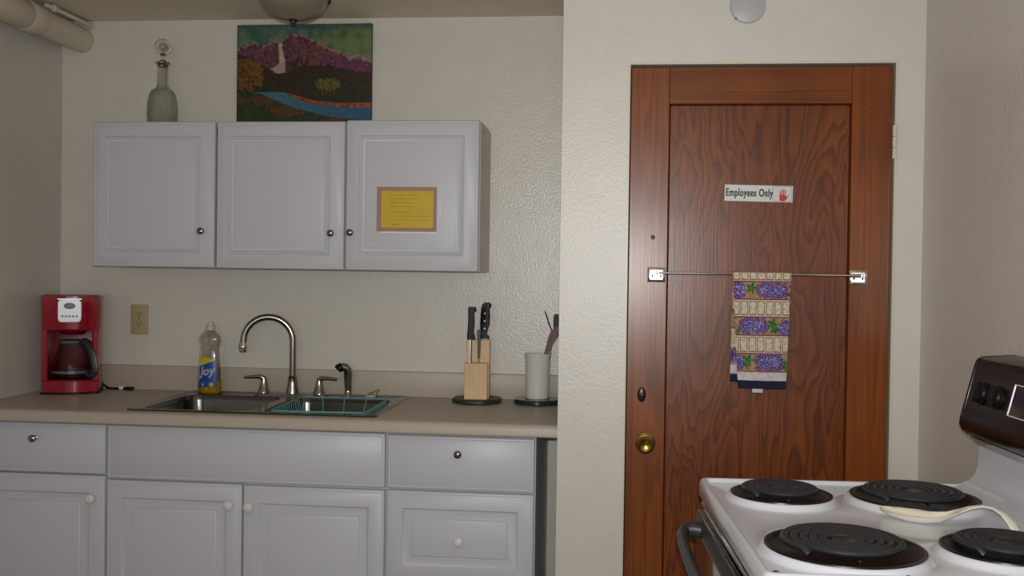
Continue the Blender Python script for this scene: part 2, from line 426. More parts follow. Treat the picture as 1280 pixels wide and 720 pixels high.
def towel_col(x, y):
    if y > 638: return (34,36,58)
    if y > 592: return mixc((205,198,200), (190,182,186), .5+nz(x, y, .05))
    rows = [(40,96), (200,288), (395,488)]
    for a, b in rows:
        if a-2 <= y <= b+2:
            if y < a+5 or y > b-5: return (206,194,178) if not (a-2 <= y < a or b < y) else (110,50,70)
            k = (x+6) % 44
            if k < 5: return (212,200,184)
            if k < 9 or k > 40 or y < a+11 or y > b-11: return (128,90,66)
            return mixc((214,204,182), (184,170,146), .5+1.4*nz(x, y, .07))
    c = mixc((172,142,108), (146,116,84), .5+nz(x, y, .05, 3))
    for a, b in rows:
        if abs(y-(b+4)) < 2.5: return (112,48,72)
        if abs(y-(a-5)) < 2.5: return (112,48,72)
    if y > 586: return (130,70,80)
    for lx, ly, r in leaves:
        d = math.hypot(x-lx, y-ly); an = math.atan2(y-ly, x-lx)
        if d < r*(.75+.25*math.cos(5*an)): c = mixc((44,92,48), (84,128,66), .5+2*nz(x, y, .12, 5))
    for gx, gy, r, col in grapes:
        d = math.hypot(x-gx, y-gy)
        if d < r: c = mixc(mixc(col, (200,200,240), .6) if d < r*.42 else col, (56,26,70), (d/r)**3*.8)
    return c
def towel():
    b = bmesh.new(); NU, NV = 150, 0
    pts = []                        # (y, z, side, tpx)
    topz = BZ+.0052
    zf, zb = 1.056, 1.074
    path = []
    nb = 60; nf = 300; narc = 10
    for i in range(nb): path.append((BY+.0062, zb+(BZ-zb)*i/nb, 1))
    for i in range(narc+1): a = PI*i/narc; path.append((BY+.0062*math.cos(a), BZ+.0062*math.sin(a), 1-i/narc))
    for i in range(1, nf+1): path.append((BY-.0062, BZ-(BZ-zf)*i/nf, 0))
    V = []; cols = []
    for y, z, sd in path:
        row = []
        zt = (topz-z)/(topz-zf); zt = max(0, zt)
        py = 50+zt*(682-50) if sd < .5 else 682-(z-zb)/(topz-zf)*632
        fx0 = .3385 + (.019 if sd < .5 else -.004)*zt**1.2; fx1 = .5035 - (.010 if sd < .5 else .03)*zt
        for i in range(NU+1):
            u = i/NU; x = fx0+(fx1-fx0)*u
            yy = y + (.0035*math.sin(u*7+1)*zt + .002*math.sin(u*19)*zt*zt)*(1 if sd < .5 else -.4)
            if sd < .5: yy -= .004*zt
            v = b.verts.new((x, yy, z)); row.append(v)
            pxu = 905+0; px = ((x-.3385)/.165)*305+45 - (0 if sd < .5 else 10)
            cols.append(lin(towel_col(px, py)))
        V.append(row)
    for r0, r1 in zip(V, V[1:]):
        for i in range(NU): b.faces.new((r0[i], r0[i+1], r1[i+1], r1[i]))
    me = bpy.data.meshes.new('towel_cloth'); b.to_mesh(me); b.free()
    ca = me.color_attributes.new('Col', 'FLOAT_COLOR', 'POINT')
    ca.data.foreach_set('color', [c for q in cols for c in q])
    me.materials.append(M['towel'])
    for p in me.polygons: p.use_smooth = True
    return me
t = thing('dish_towel', 'grape print dish towel with navy hem hung over the towel bar', 'towel', (.42, BY, 1.056))
me = towel(); o = bpy.data.objects.new('towel_cloth', me); C.objects.link(o); o.parent = t; me.transform(TM[t.name].inverted())
so = o.modifiers.new('s', 'SOLIDIFY'); so.thickness = .0016; so.offset = 0
obj('care_tag', MB().box(.3985, .4285, BY-.0062, BY-.0055, 1.0445, 1.0575, m=None), M['tag'], t)

# ---------------------------------------------------------------- upper cabinets
def panel_front(x0, x1, z0, z1, y, th, mg, dx=0):
    return MB().ringfront(x0, x1, z0, z1, [(0, y+th), (0, y+.005), (.0015, y+.002), (.005, y), (.0085, y), (.0095, y+.0014), (.0115, y), (mg-.006, y), (mg-.002, y+.006), (mg+.001, y+.0065), (mg+.005, y+.001), (mg+.009, y+.001), (mg+.013, y+.004), (mg+.015, y+.004), (mg+.021, y+.0005), (mg+.023, y)], mg-.007, dx, .005)
def bevel_front(x0, x1, z0, z1, y, th, mg):     # raised centre with a wide slope, base doors
    return MB().ringfront(x0, x1, z0, z1, [(0, y+th), (0, y+.005), (.0015, y+.002), (.005, y), (.0085, y), (.0095, y+.0012), (.0115, y), (mg-.004, y), (mg+.001, y+.007), (mg+.004, y+.008), (mg+.026, y+.003), (mg+.028, y+.0045), (mg+.031, y+.001), (mg+.034, y)], mg-.005, 0, .005)
def slab_front(x0, x1, z0, z1, y, th):
    return MB().ringfront(x0, x1, z0, z1, [(0, y+th), (0, y+.005), (.0015, y+.002), (.005, y), (.0085, y), (.0100, y+.0018), (.0125, y)])
KN = [(.0001, 0), (.0075, 0), (.0075, .002), (.0045, .004), (.0045, .010), (.0095, .014), (.0125, .018), (.012, .023), (.008, .0265), (.0001, .0275)]
KC = [(.0001, 0), (.009, 0), (.0085, .003), (.006, .007), (.0065, .011), (.013, .015), (.0175, .020), (.0178, .025), (.014, .030), (.008, .0325), (.0001, .033)]
def knob(parent, x, y, z, kind='m', mt=None):
    s = .92 if kind == 'c' else 1.0
    return obj('knob', MB().lathe([(r*s, q*s) for r, q in (KC if kind == 'c' else KN)], n=28, m=mfac(y, z, x)), mt or M['ceramic' if kind == 'c' else 'nickel'], parent,
               label='white ceramic knob' if kind == 'c' else 'round polished metal knob')
UY = 3.43
def carcass(x0, x1, y0, y1, z0, z1, m, parent, nm='body'):
    w = MB(); th = .016
    w.box(x0, x0+th, y0, y1, z0, z1, .0006, 1); w.box(x1-th, x1, y0, y1, z0, z1, .0006, 1)
    w.box(x0+th, x1-th, y0, y1, z1-th, z1); w.box(x0+th, x1-th, y0, y1, z0, z0+th); w.box(x0+th, x1-th, y1-.006, y1, z0+th, z1-th)
    return obj(nm, w, m, parent)
t = thing('wall_cabinet', 'white two door wall cabinet with painting and glass decanter on top', 'cabinet', (-1.404, UY+.15, 1.386))
carcass(-1.864, -.943, UY+.029, YW, 1.387, 1.902, M['cab_side'], t)
d = obj('door', panel_front(-1.864, -1.414, 1.386, 1.902, UY, .019, .052, -.008), M['cab'], t); knob(d, -1.456, UY, 1.515)
d = obj('door', panel_front(-1.406, -.946, 1.385, 1.902, UY, .019, .052, -.006), M['cab'], t); knob(d, -.988, UY, 1.512)
t = thing('wall_cabinet', 'white single door wall cabinet with yellow note on its door', 'cabinet', (-.70, UY+.15, 1.386))
carcass(-.9425, -.472, UY+.029, YW, 1.385, 1.905, M['cab_side'], t)
d = obj('door', panel_front(-.939, -.474, 1.385, 1.906, UY, .019, .054, -.004), M['cab'], t); knob(d, -.920, UY, 1.515)

# the note
NY = UY-.0006
t = thing('kitchen_note', 'yellow typed note with tan border taped to cabinet door', 'note', (-.7245, NY, 1.5205))
w = MB().box(-.8295, -.619, NY-.0010, NY-.0002, 1.5205, 1.675)
bd = obj('border', w, M['note_b'], t)
obj('yellow_sheet', MB().box(-.8125, -.6305, NY-.0014, NY-.0008, 1.534, 1.661), M['note_y'], t)
w = MB(); rr = random.Random(3)
lines = [(172,222,565), (218,222,535), (266,222,530), (312,222,525), (380,222,515), (427,222,705), (473,222,665)]
sx = .2105/735; x00 = -.8295; z00 = 1.675
for ly, a, b_ in lines:
    x = a
    while x < b_:
        wl = rr.randint(2, 9)
        for k in range(wl):
            if x > b_: break
            X = x00+(x-50)*sx; Z = z00-(ly-75)*sx*1.0; hh = rr.choice([.0015, .0015, .0022]); f = rr.random()
            ya, yb = NY-.0017, NY-.0013
            w.box(X, X+.0005, ya, yb, Z-.0009, Z-.0009+hh)
            if f < .6: w.box(X, X+.0015, ya, yb, Z-.0009, Z-.0005)
            if f > .3: w.box(X, X+.0014, ya, yb, Z+.0002, Z+.0006)
            if f > .5: w.box(X+.0012, X+.0016, ya, yb, Z-.0009, Z+.0006)
            x += 8
        x += 9
obj('typed_lines', w, M['note_ink'], t)
w = text_mb('Thank you!!', .0052, .0002, .0001, .2)
xform(w, Matrix.Translation((x00+(232-50)*sx, NY-.0015, z00-(530-75)*sx)) @ XZ)
obj('closing_line', w, M['note_ink'], t)
obj('clear_sleeve', MB().box(-.815, -.622, NY-.0006, NY, 1.516, 1.5212), M['tape'], t)
tag(obj('tape_strip', MB().box(-.6085, -.6055, UY-.0010, UY-.0002, 1.576, 1.624), M['tape']), 'short white strip of tape on the cabinet door right of the note', 'tape')

# ---------------------------------------------------------------- base cabinets
BYF = 3.135; BT = .874
def base(name, label, x0, x1, back=YW-.003):
    t = thing(name, label, 'cabinet', ((x0+x1)/2, 3.4, 0))
    w = MB(); th = .016; y0 = BYF+.021
    w.box(x0, x0+th, y0, back, .0, BT); w.box(x1-th, x1, y0, back, .0, BT)
    w.box(x0+th, x1-th, y0, back, .1, .116); w.box(x0+th, x1-th, back-.006, back, .116, BT)
    w.box(x0+th, x1-th, y0, y0+.04, BT-.016, BT); w.box(x0+th, x1-th, y0, y0+.016, .68, .70)
    w.box(x0+th, x1-th, y0+.055, y0+.07, 0, .1)
    obj('body', w, M['cab'], t); return t
t = base('base_cabinet', 'white base cabinet at the left wall under the red coffee maker', XL+.001, -1.6515)
d = obj('drawer', slab_front(XL+.003, -1.654, .704, .868, BYF, .019), M['cab'], t); knob(d, -1.895, BYF, .818)
d = obj('door', bevel_front(XL+.003, -1.654, .11, .699, BYF, .019, .056), M['cab'], t); knob(d, -1.694, BYF, .627, 'c')
t = base('sink_base_cabinet', 'wide white base cabinet with two doors beneath the sink', -1.6510, -.7185)
obj('false_drawer_front', slab_front(-1.6475, -.7215, .693, .867, BYF, .019), M['cab'], t)
d = obj('door', bevel_front(-1.6475, -1.1905, .11, .688, BYF, .019, .055), M['cab'], t); knob(d, -1.228, BYF, .622, 'c')
d = obj('door', bevel_front(-1.1855, -.7215, .11, .686, BYF, .019, .055), M['cab'], t); knob(d, -1.161, BYF, .619, 'c')
t = base('drawer_base_cabinet', 'white base cabinet of drawers beneath knife block, beside the wall gap', -.7180, -.2425)
d = obj('drawer', slab_front(-.7145, -.2455, .694, .864, BYF, .019), M['cab'], t); knob(d, -.486, BYF, .811)
d = obj('drawer', bevel_front(-.7145, -.2455, .392, .688, BYF, .019, .054), M['cab'], t); knob(d, -.48, BYF, .536, 'c')
d = obj('drawer', bevel_front(-.7145, -.2455, .11, .386, BYF, .019, .054), M['cab'], t); knob(d, -.48, BYF, .25, 'c')

# ---------------------------------------------------------------- worktop
CZ = .914
SX0, SX1, SY0, SY1 = -1.60, -.757, 3.150, 3.695
w = MB()
fy = 3.095
prof = [(fy+.004, .875), (fy, .879), (fy, .9), (fy+.003, .908), (fy+.008, .9125), (fy+.014, CZ), (SY0+.012, CZ), (SY0+.012, BT+.001), (fy+.03, BT+.001), (fy+.03, .875)]
w.prism(prof, 'x', XL, XC)
w.box(XL, SX0+.012, SY0+.012, YW, BT+.001, CZ); w.box(SX1-.012, XC, SY0+.012, YW, BT+.001, CZ)
w.box(SX0+.012, SX1-.012, SY1-.012, YW, BT+.001, CZ)
t = thing('worktop', 'beige speckled laminate worktop with low backsplash', 'worktop', (-1.163, 3.4, BT))
obj('counter_slab', w, M['lam'], t)
obj('backsplash', MB().box(XL, XC, YW-.021, YW, CZ, 1.008, .003, 2), M['lam'], t)

# ---------------------------------------------------------------- sink
t = thing('kitchen_sink', 'stainless steel double bowl sink set in the beige worktop', 'sink', (-1.18, 3.42, CZ))
w = MB(); b = w.b; SZ = CZ+.004
outer = rrect(SX0, SX1, SY0, SY1, .03, CZ+.0006)
o2 = rrect(SX0+.004, SX1-.004, SY0+.004, SY1-.004, .027, SZ+.0015)
o3 = rrect(SX0+.011, SX1-.011, SY0+.011, SY1-.011, .022, SZ-.0008)
A = [b.verts.new(p) for p in outer]; B = [b.verts.new(p) for p in o2]; D = [b.verts.new(p) for p in o3]
for P, Q in ((A, B), (B, D)):
    for i in range(len(P)): j = (i+1) % len(P); b.faces.new((P[i], P[j], Q[j], Q[i]))
bowls = [(-1.562, -1.200), (-1.158, -.795)]
edges = [b.edges.get((D[i], D[(i+1) % len(D)])) for i in range(len(D))]
BR = []
for x0, x1 in bowls:
    R = [b.verts.new(p) for p in rrect(x0, x1, 3.185, 3.585, .055, SZ-.0008)]; BR.append(R)
    edges += [b.edges.new((R[i], R[(i+1) % len(R)])) for i in range(len(R))]
bmesh.ops.triangle_fill(b, edges=edges, use_beauty=True)
for (x0, x1), R in zip(bowls, BR):
    prev = R
    for ins, z, r in ((.003, SZ-.005, .052), (.006, SZ-.02, .05), (.012, SZ-.14, .05), (.022, SZ-.162, .048), (.045, SZ-.170, .04)):
        Q = [b.verts.new(p) for p in rrect(x0+ins, x1-ins, 3.185+ins, 3.585-ins, r, z)]
        for i in range(len(Q)): j = (i+1) % len(Q); b.faces.new((prev[i], prev[j], Q[j], Q[i]))
        prev = Q
    b.faces.new(prev)
obj('basin', w, M['steel'], t, smooth=50)
for x0, x1 in bowls:
    obj('drain', MB().lathe([(.0001, 0), (.042, 0), (.044, .003), (.038, .004), (.03, .0015), (.0001, .001)], ((x0+x1)/2, 3.39, SZ-.170), 28), M['chrome'], t)
# faucet
FX, FY = -1.192, 3.642
t = thing('faucet', 'brushed gooseneck faucet with two lever handles behind the sink', 'faucet', (FX, FY, SZ))
w = MB(); w.loft([rrect(-1.335, -1.055, FY-.024, FY+.026, .024, SZ-.001), rrect(-1.335, -1.055, FY-.024, FY+.026, .024, SZ+.004), rrect(-1.33, -1.06, FY-.019, FY+.021, .019, SZ+.007)])
obj('deck_plate', w, M['brush'], t)
zb = SZ+.0065
obj('spout_base', MB().lathe([(.0001, 0), (.0245, 0), (.0235, .01), (.019, .03), (.0165, .058), (.0175, .062), (.014, .066), (.0001, .067)], (FX, FY, zb), 28), M['brush'], t)
R = .0895; zc = 1.118; an = math.radians(14); dx, dy = -math.cos(an), -math.sin(an)
pts = [(FX, FY, zb+.06), (FX, FY, 1.0), (FX, FY, 1.06), (FX, FY, 1.10)]
for k in range(0, 25):
    a = PI*k/24; q = R*(1-math.cos(a)); pts.append((FX+dx*q, FY+dy*q, zc+R*math.sin(a)))
q = 2*R+.001; pts.append((FX+dx*q, FY+dy*q, zc-.012))
obj('spout', MB().tube(pts, .0125, 18), M['brush'], t)
e = (FX+dx*(2*R+.001), FY+dy*(2*R+.001), zc-.04)
obj('aerator', MB().lathe([(.0001, 0), (.0135, 0), (.0145, .004), (.0145, .014), (.017, .017), (.017, .024), (.0145, .030), (.0135, .036), (.0001, .037)], e, 24), M['chrome'], t)
for hx, s in ((-1.302, -1), (-1.090, 1)):
    h = obj('handle_base', MB().lathe([(.0001, 0), (.0235, 0), (.0225, .008), (.0185, .014), (.0150, .030), (.0125, .042), (.0120, .05), (.0001, .053)], (hx, FY, zb), 24), M['brush'], t)
    P = [(hx, FY, zb+.044), (hx-.000*s, FY-.001, zb+.053), (hx+s*.012, FY-.004, zb+.060), (hx+s*.035, FY-.008, zb+.0595), (hx+s*.060, FY-.012, zb+.057), (hx+s*.072, FY-.014, zb+.057)]
    obj('lever', MB().tube(P, [.0115, .0115, .009, .0068, .0062, .0045], 12), M['brush'], h)
# sprayer
sxx = -.980
t = thing('side_sprayer', 'metal side sprayer standing on sink deck right of faucet', 'sprayer', (sxx, FY, SZ))
obj('collar', MB().lathe([(.0001, 0), (.021, 0), (.019, .006), (.0145, .012), (.0135, .022), (.0001, .023)], (sxx, FY, SZ-.0005), 24), M['brush'], t)
obj('wand', MB().tube([(sxx, FY, SZ+.018), (sxx-.001, FY, SZ+.05), (sxx-.001, FY, SZ+.085), (sxx-.002, FY-.002, SZ+.098), (sxx-.010, FY-.006, SZ+.108), (sxx-.024, FY-.012, SZ+.1115)], [.0125, .0145, .0165, .0165, .016, .0145], 18), M['brush'], t)
obj('spray_head', MB().tube([(sxx-.020, FY-.010, SZ+.112), (sxx-.034, FY-.016, SZ+.104), (sxx-.037, FY-.017, SZ+.1005)], [.0155, .0165, .014], 16), M['black'], t, label='dark spray nozzle')
# stopper
t = thing('sink_stopper', 'tan rubber sink stopper with brown chain ring on sink deck', 'stopper', (-.893, 3.655, SZ))
obj('plug', MB().lathe([(.0001, 0), (.022, 0), (.0235, .004), (.020, .009), (.0001, .010)], (-.897, 3.650, SZ-.0006), 24), M['rubber'], t)
pts = [(-.905, 3.645, SZ+.0095), (-.897, 3.644, SZ+.016), (-.882, 3.644, SZ+.019), (-.871, 3.645, SZ+.026), (-.866, 3.646, SZ+.030), (-.862, 3.646, SZ+.025), (-.869, 3.645, SZ+.020), (-.874, 3.645, SZ+.012), (-.872, 3.645, SZ+.002)]
obj('chain', MB().tube(pts, .0014, 8), M['rust'], t)

# dish rack
t = thing('dish_rack', 'teal coated wire dish rack sitting in the right sink bowl', 'dish rack', (-.975, 3.37, SZ))
rx0, rx1, ry0, ry1, rz = -1.148, -.807, 3.192, 3.568, SZ+.006
BL, BRr, FR, FL = (-1.128, 3.545), (-.806, 3.545), (-.800, 3.178), (-1.110, 3.165)
rim = []
cs = [BL, BRr, FR, FL]
for i in range(4):
    p = Vector(cs[i]); a = Vector(cs[i-1]); c = Vector(cs[(i+1) % 4])
    for k in range(5):
        s_ = k/4; q = (p+(a-p).normalized()*.022).lerp(p, s_).lerp(p.lerp(p+(c-p).normalized()*.022, s_), s_); rim.append((q.x, q.y, rz))
obj('rim', MB().tube(rim, .0032, 8, closed=True), M['teal'], t)
bot = [(-1.095, 3.515), (-.845, 3.515), (-.84, 3.225), (-1.085, 3.215)]; bz = SZ-.11
obj('bottom_ring', MB().tube([(x, y, bz) for x, y in bot], .0024, 8, closed=True), M['teal'], t)
def lerp2(a, b, s): return (a[0]+(b[0]-a[0])*s, a[1]+(b[1]-a[1])*s)
def wires(i, j, n, nm):
    for k in range(n):
        s = (k+1)/(n+1); p = lerp2(cs[i], cs[j], s); q = lerp2(bot[i], bot[j], s)
        obj('side_wire', MB().tube([(p[0], p[1], rz), (p[0]*.9+q[0]*.1, p[1]*.9+q[1]*.1, rz-.02), (q[0], q[1], bz)], .0017, 6), M['teal'], t)
wires(0, 3, 13, 'l'); wires(1, 2, 13, 'r'); wires(0, 1, 3, 'b'); wires(3, 2, 3, 'f')
for k in range(7):
    s = (k+1)/8; p = lerp2(bot[0], bot[1], s); q = lerp2(bot[3], bot[2], s)
    obj('bottom_wire', MB().tube([(p[0], p[1], bz), (q[0], q[1], bz)], .0017, 6), M['teal'], t)

# ---------------------------------------------------------------- soap bottle
bx, by = -1.510, 3.640; z0 = SZ-.0004
t = thing('dish_soap_bottle', 'clear dish soap bottle with blue label and yellow soap on sink', 'bottle', (bx, by, z0))
BP = [(0,.040), (.004,.0435), (.02,.0468), (.045,.0475), (.075,.0472), (.10,.0455), (.125,.0430), (.145,.0405), (.160,.0385), (.170,.0390), (.182,.0425), (.192,.0462), (.202,.0470), (.212,.0445), (.222,.037), (.231,.026), (.238,.0175)]
def brad(z):
    for (a, r0), (b_, r1) in zip(BP, BP[1:]):
        if a <= z <= b_: return r0+(r1-r0)*(z-a)/(b_-a)
    return BP[-1][1]
SYB = .56
w = MB(); w.lathe([(.0001, 0)]+[(r, z) for z, r in BP]+[(r-.0014, z) for z, r in BP[::-1] if z > .002]+[(.0001, .004)], (bx, by, z0), 40, SYB, cap0=False, cap1=False)
body = obj('bottle_body', w, M['bottle'], t)
w = MB(); lp = [(r-.0022, z+.0015) for z, r in BP if z < .058]; w.lathe([(.0001, .0015)]+lp+[(.0001, lp[-1][1])], (bx, by, z0), 40, SYB)
obj('liquid_soap', w, M['liquid'], t)
w = MB(); w.lathe([(.0001, .236), (.0178, .236), (.0178, .252), (.0165, .2535), (.0115, .2545), (.0105, .262), (.011, .265), (.0105, .2675), (.0001, .268)], (bx, by, z0), 24)
obj('cap', w, mat('cap_clear', (196,188,170), .25), t)
def on_bottle(x, z, off=.0006):     # x offset from the centre line, z height -> point on the front of the bottle
    r = brad(max(0, z))+off; s = max(-.999, min(.999, x/r)); return Vector((bx+x, by-SYB*r*math.sqrt(1-s*s)-.0004, z0+z))
def label_mb(poly, off, nx=24, nz_=24):
    w = MB(); xs = [p[0] for p in poly]; zs = [p[1] for p in poly]
    # four-sided patch: poly = bl, br, tr, tl
    bl, br, tr, tl = [Vector(p) for p in poly]; g = []
    for j in range(nz_+1):
        row = []
        for i in range(nx+1):
            a = bl.lerp(br, i/nx); c = tl.lerp(tr, i/nx); p = a.lerp(c, j/nz_); row.append(w.b.verts.new(on_bottle(p.x, p.y, off)))
        g.append(row)
    for j in range(nz_):
        for i in range(nx): w.b.faces.new((g[j][i], g[j][i+1], g[j+1][i+1], g[j+1][i]))
    return w
obj('label_yellow', label_mb([(-.034, .030), (.036, .030), (.030, .124), (-.030, .142)], .0003), M['lab_yel'], body)
lb = obj('label_blue', label_mb([(-.033, .024), (.036, .026), (.0315, .126), (-.031, .102)], .0010), M['lab_blue'], body)
w = text_mb('Joy', .046, .0001, .0012, .25, sx=.92, align='CENTER')
bmesh.ops.subdivide_edges(w.b, edges=w.b.edges[:], cuts=1)
for v in w.b.verts:
    x, y = v.co.x, v.co.y; c, s = math.cos(.10), math.sin(.10)
    v.co = on_bottle((x*c-y*s)-.001, (x*s+y*c)*1.0+.070, .0016)
obj('brand_lettering', w, M['white'], lb)
for cx, cz, r in ((.016, .034, .0085), (-.018, .034, .005)):
    w = MB(); ring = [on_bottle(cx+r*math.cos(a*PI/9), cz+r*math.sin(a*PI/9), .0016) for a in range(18)]
    w.b.faces.new([w.b.verts.new(p) for p in ring])
    obj('lemon_print', w, M['lab_yel'], lb)

# ---------------------------------------------------------------- outlet
t = thing('wall_outlet', 'ivory duplex electrical outlet on wall above the coffee maker cord', 'outlet', (-1.831, YW, 1.126))
ox, oz = -1.831, 1.1835
pl = obj('plate', MB().box(ox-.036, ox+.036, YW-.006, YW, oz-.058, oz+.058, .003, 2), M['outlet'], t)
for s in (-1, 1):
    w = MB(); zc2 = oz+s*.0195
    poly = []
    for k in range(24):
        a = 2*PI*k/24; poly.append((ox+max(-.0165, min(.0165, .018*math.cos(a))), zc2+max(-.0135, min(.0135, .018*math.sin(a)))))
    w.prism(poly, 'y', YW-.0075, YW-.005)
    r_ = obj('receptacle', w, M['outlet'], t)
    w = MB(); w.box(ox-.0075, ox-.0050, YW-.0079, YW-.007, zc2-.001, zc2+.0085); w.box(ox+.0050, ox+.0075, YW-.0079, YW-.007, zc2, zc2+.0075)
    w.lathe([(.0001, 0), (.003, 0), (.003, .0006), (.0001, .0006)], n=12, m=mfac(YW-.0073, zc2-.0065, ox))
    obj('slots', w, M['slot'], r_)
obj('screw', MB().lathe([(.0001, 0), (.003, 0), (.002, .0012), (.0001, .0013)], n=12, m=mfac(YW-.006, oz, ox)), M['nickel'], t)

# ---------------------------------------------------------------- coffee maker
cmx, cmy, cmr = -2.028, 3.597, math.radians(23)
t = thing('coffee_maker', 'red drip coffee maker with glass carafe in the counter corner', 'coffee maker', (cmx, cmy, CZ), cmr)
# local frame: front faces -Y
HW = .101; FD, BD = -.088, .080
def dshape(hw, f, bk, bulge, n=14):
    pts = []
    for k in range(n+1):
        u = -1+2*k/n; pts.append((u*(hw-.03), f-bulge*(1-u*u)))
    return pts
def foot(hw, f, bk, bulge):
    p = dshape(hw, f, bk, bulge)
    p += [(hw-.008, f+.004), (hw, f+.016), (hw, bk-.03), (hw-.03, bk), (-hw+.03, bk), (-hw, bk-.03), (-hw, f+.016), (-hw+.008, f+.004)]
    return p
def stack(secs, n=None):
    w = MB(); w.loft([[Vector((x, y, z)) for x, y in foot(*a)] for a, z in secs]); return w
hw = .098
obj('base_tray', stack([((hw+.005, FD-.002, BD, .016), 0.0005), ((hw+.005, FD-.002, BD, .016), .006), ((hw, FD, BD, .014), .008)]), M['black'], t, True)
obj('warmer_base', stack([((hw+.001, FD, BD, .014), .008), ((hw+.001, FD, BD, .014), .047), ((hw-.004, FD+.004, BD-.004, .014), .052)]), M['red'], t, True)
obj('warming_plate', MB().lathe([(.0001, 0), (.066, 0), (.064, .003), (.0001, .003)], (0, -.022, .0515), 36), M['black'], t, True)
# tower at the back and the two side columns
w = MB(); w.box(-hw+.002, hw-.002, .045, BD, .05, .235, .006)
obj('rear_tower', w, M['red_dark'], t, True)
for s in (-1, 1):
    w = MB(); prof = [(s*(hw+.0012), FD+.012), (s*(hw-.004), FD+.002), (s*(hw-.018), FD-.001), (s*(hw-.023), FD+.004), (s*(hw-.021), .05), (s*(hw+.0012), .05)]
    w.prism(prof[::s], 'z', .05, .236); obj('side_column', w, M['red'], t, True)
obj('brew_head', stack([((hw, FD, BD, .012), .236), ((hw+.001, FD-.001, BD, .015), .24), ((hw+.003, FD-.003, BD, .015), .352), ((hw+.005, FD-.005, BD, .015), .354), ((hw+.005, FD-.005, BD, .015), .360), ((hw-.004, FD+.003, BD-.006, .012), .366)]), M['red'], t, True)
obj('filter_cone', MB().lathe([(.0001, .0), (.040, 0), (.056, .020), (.0001, .02)], (0, -.010, .217), 30), M['red_dark'], t, True)
w = MB(); cp = [Vector((p.x, 0, p.y)) for p in rrect(-.040, .040, .266, .349, .014, 0, 5)]
yc = FD-.020
w.loft([[p+Vector((0, yc+.012, 0)) for p in cp], [p+Vector((0, yc, 0)) for p in cp], [Vector((p.x*.96, yc-.002, (p.z-.31)*.96+.31)) for p in cp]])
cpn = obj('control_panel', w, M['silver'], t, True)
w = MB(); w.lathe([(.0001, 0), (.020, 0), (.0195, .0015), (.0001, .0018)], n=32, m=mfac(yc-.0016, .326, 0) @ Matrix.Diagonal((1, .58, 1, 1)))
obj('display_ring', w, M['grey_handle'], cpn, True)
obj('display', MB().box(-.011, .011, yc-.005, yc-.003, .320, .332, .0005, 1), M['lcd'], cpn, True)
for k in range(5):
    a = (-.024+.012*k)
    obj('button', MB().lathe([(.0001, 0), (.0042, 0), (.004, .0015), (.0001, .0018)], n=16, m=mfac(yc-.0016, .288-.0, a) @ Matrix.Diagonal((1, .85, 1, 1))), M['grey_handle'], cpn, True)
obj('chrome_strip', MB().box(-.042, .042, FD-.0195, FD-.010, .349, .3525, .001, 1), M['chrome'], t, True)
# carafe
t2 = obj('carafe', MB().lathe([(.0001, .0), (.058, 0), (.065, .004), (.068, .02), (.068, .035), (.063, .07), (.055, .098), (.047, .120), (.044, .130), (.042, .130), (.045, .118), (.053, .096), (.061, .069), (.066, .035), (.066, .02), (.063, .006), (.0001, .0035)], (0, -.026, .0552), 48, cap0=False, cap1=False), M['carafe'], t, True)
obj('carafe_band', MB().lathe([(.0675, .0), (.0692, .0), (.0688, .009), (.0672, .009)], (0, -.026, .075), 48, cap0=False, cap1=False), M['grey_handle'], t2, True)
obj('carafe_lid', MB().lathe([(.0001, 0), (.046, 0), (.048, .004), (.046, .010), (.03, .013), (.0001, .013)], (0, -.026, .185), 36), M['grey_handle'], t2, True)
ax = Vector((.80, -.60, 0)); pc = Vector((0, -.026, .0552))
hp = [(.044, .132), (.060, .136), (.076, .128), (.090, .104), (.100, .074), (.106, .044), (.104, .022), (.094, .012), (.080, .012), (.068, .020)]
obj('carafe_handle', MB().tube([pc+ax*r+Vector((0, 0, z)) for r, z in hp], [.014, .015, .0155, .015, .0145, .014, .013, .012, .011, .010], 12, flat=1.0), M['hgrey'], t2, True)
hp2 = [(.074, .1405), (.087, .126), (.101, .102), (.1115, .074), (.117, .045), (.115, .028)]
obj('handle_trim', MB().tube([pc+ax*r+Vector((0, 0, z-.0005)) for r, z in hp2], .0072, 8), M['brush'], t2, True, label='silver strip along the handle')
# cord and plug
pts = [(-1.965, 3.700, .930), (-1.955, 3.702, .928), (-1.945, 3.699, .920), (-1.925, 3.695, .918), (-1.890, 3.694, .918), (-1.870, 3.690, .918)]
t = thing('power_cord', 'black coffee maker power cord lying coiled on the counter', 'cord', (-1.92, 3.697, CZ))
obj('cable', MB().tube(pts, .004, 8), M['black'], t)
obj('coil_bundle', MB().tube([(-1.975+.012*math.cos(a*.7), 3.692+.008*math.sin(a*.7), .921+.0007*a) for a in range(30)], .0055, 8), M['black'], t)
obj('plug', MB().box(-1.872, -1.832, 3.678, 3.695, .9145, .927, .004), M['black'], t)
obj('paper_tag', MB().box(-1.888, -1.862, 3.680, 3.683, .917, .928), M['white'], t, label='white paper tag')

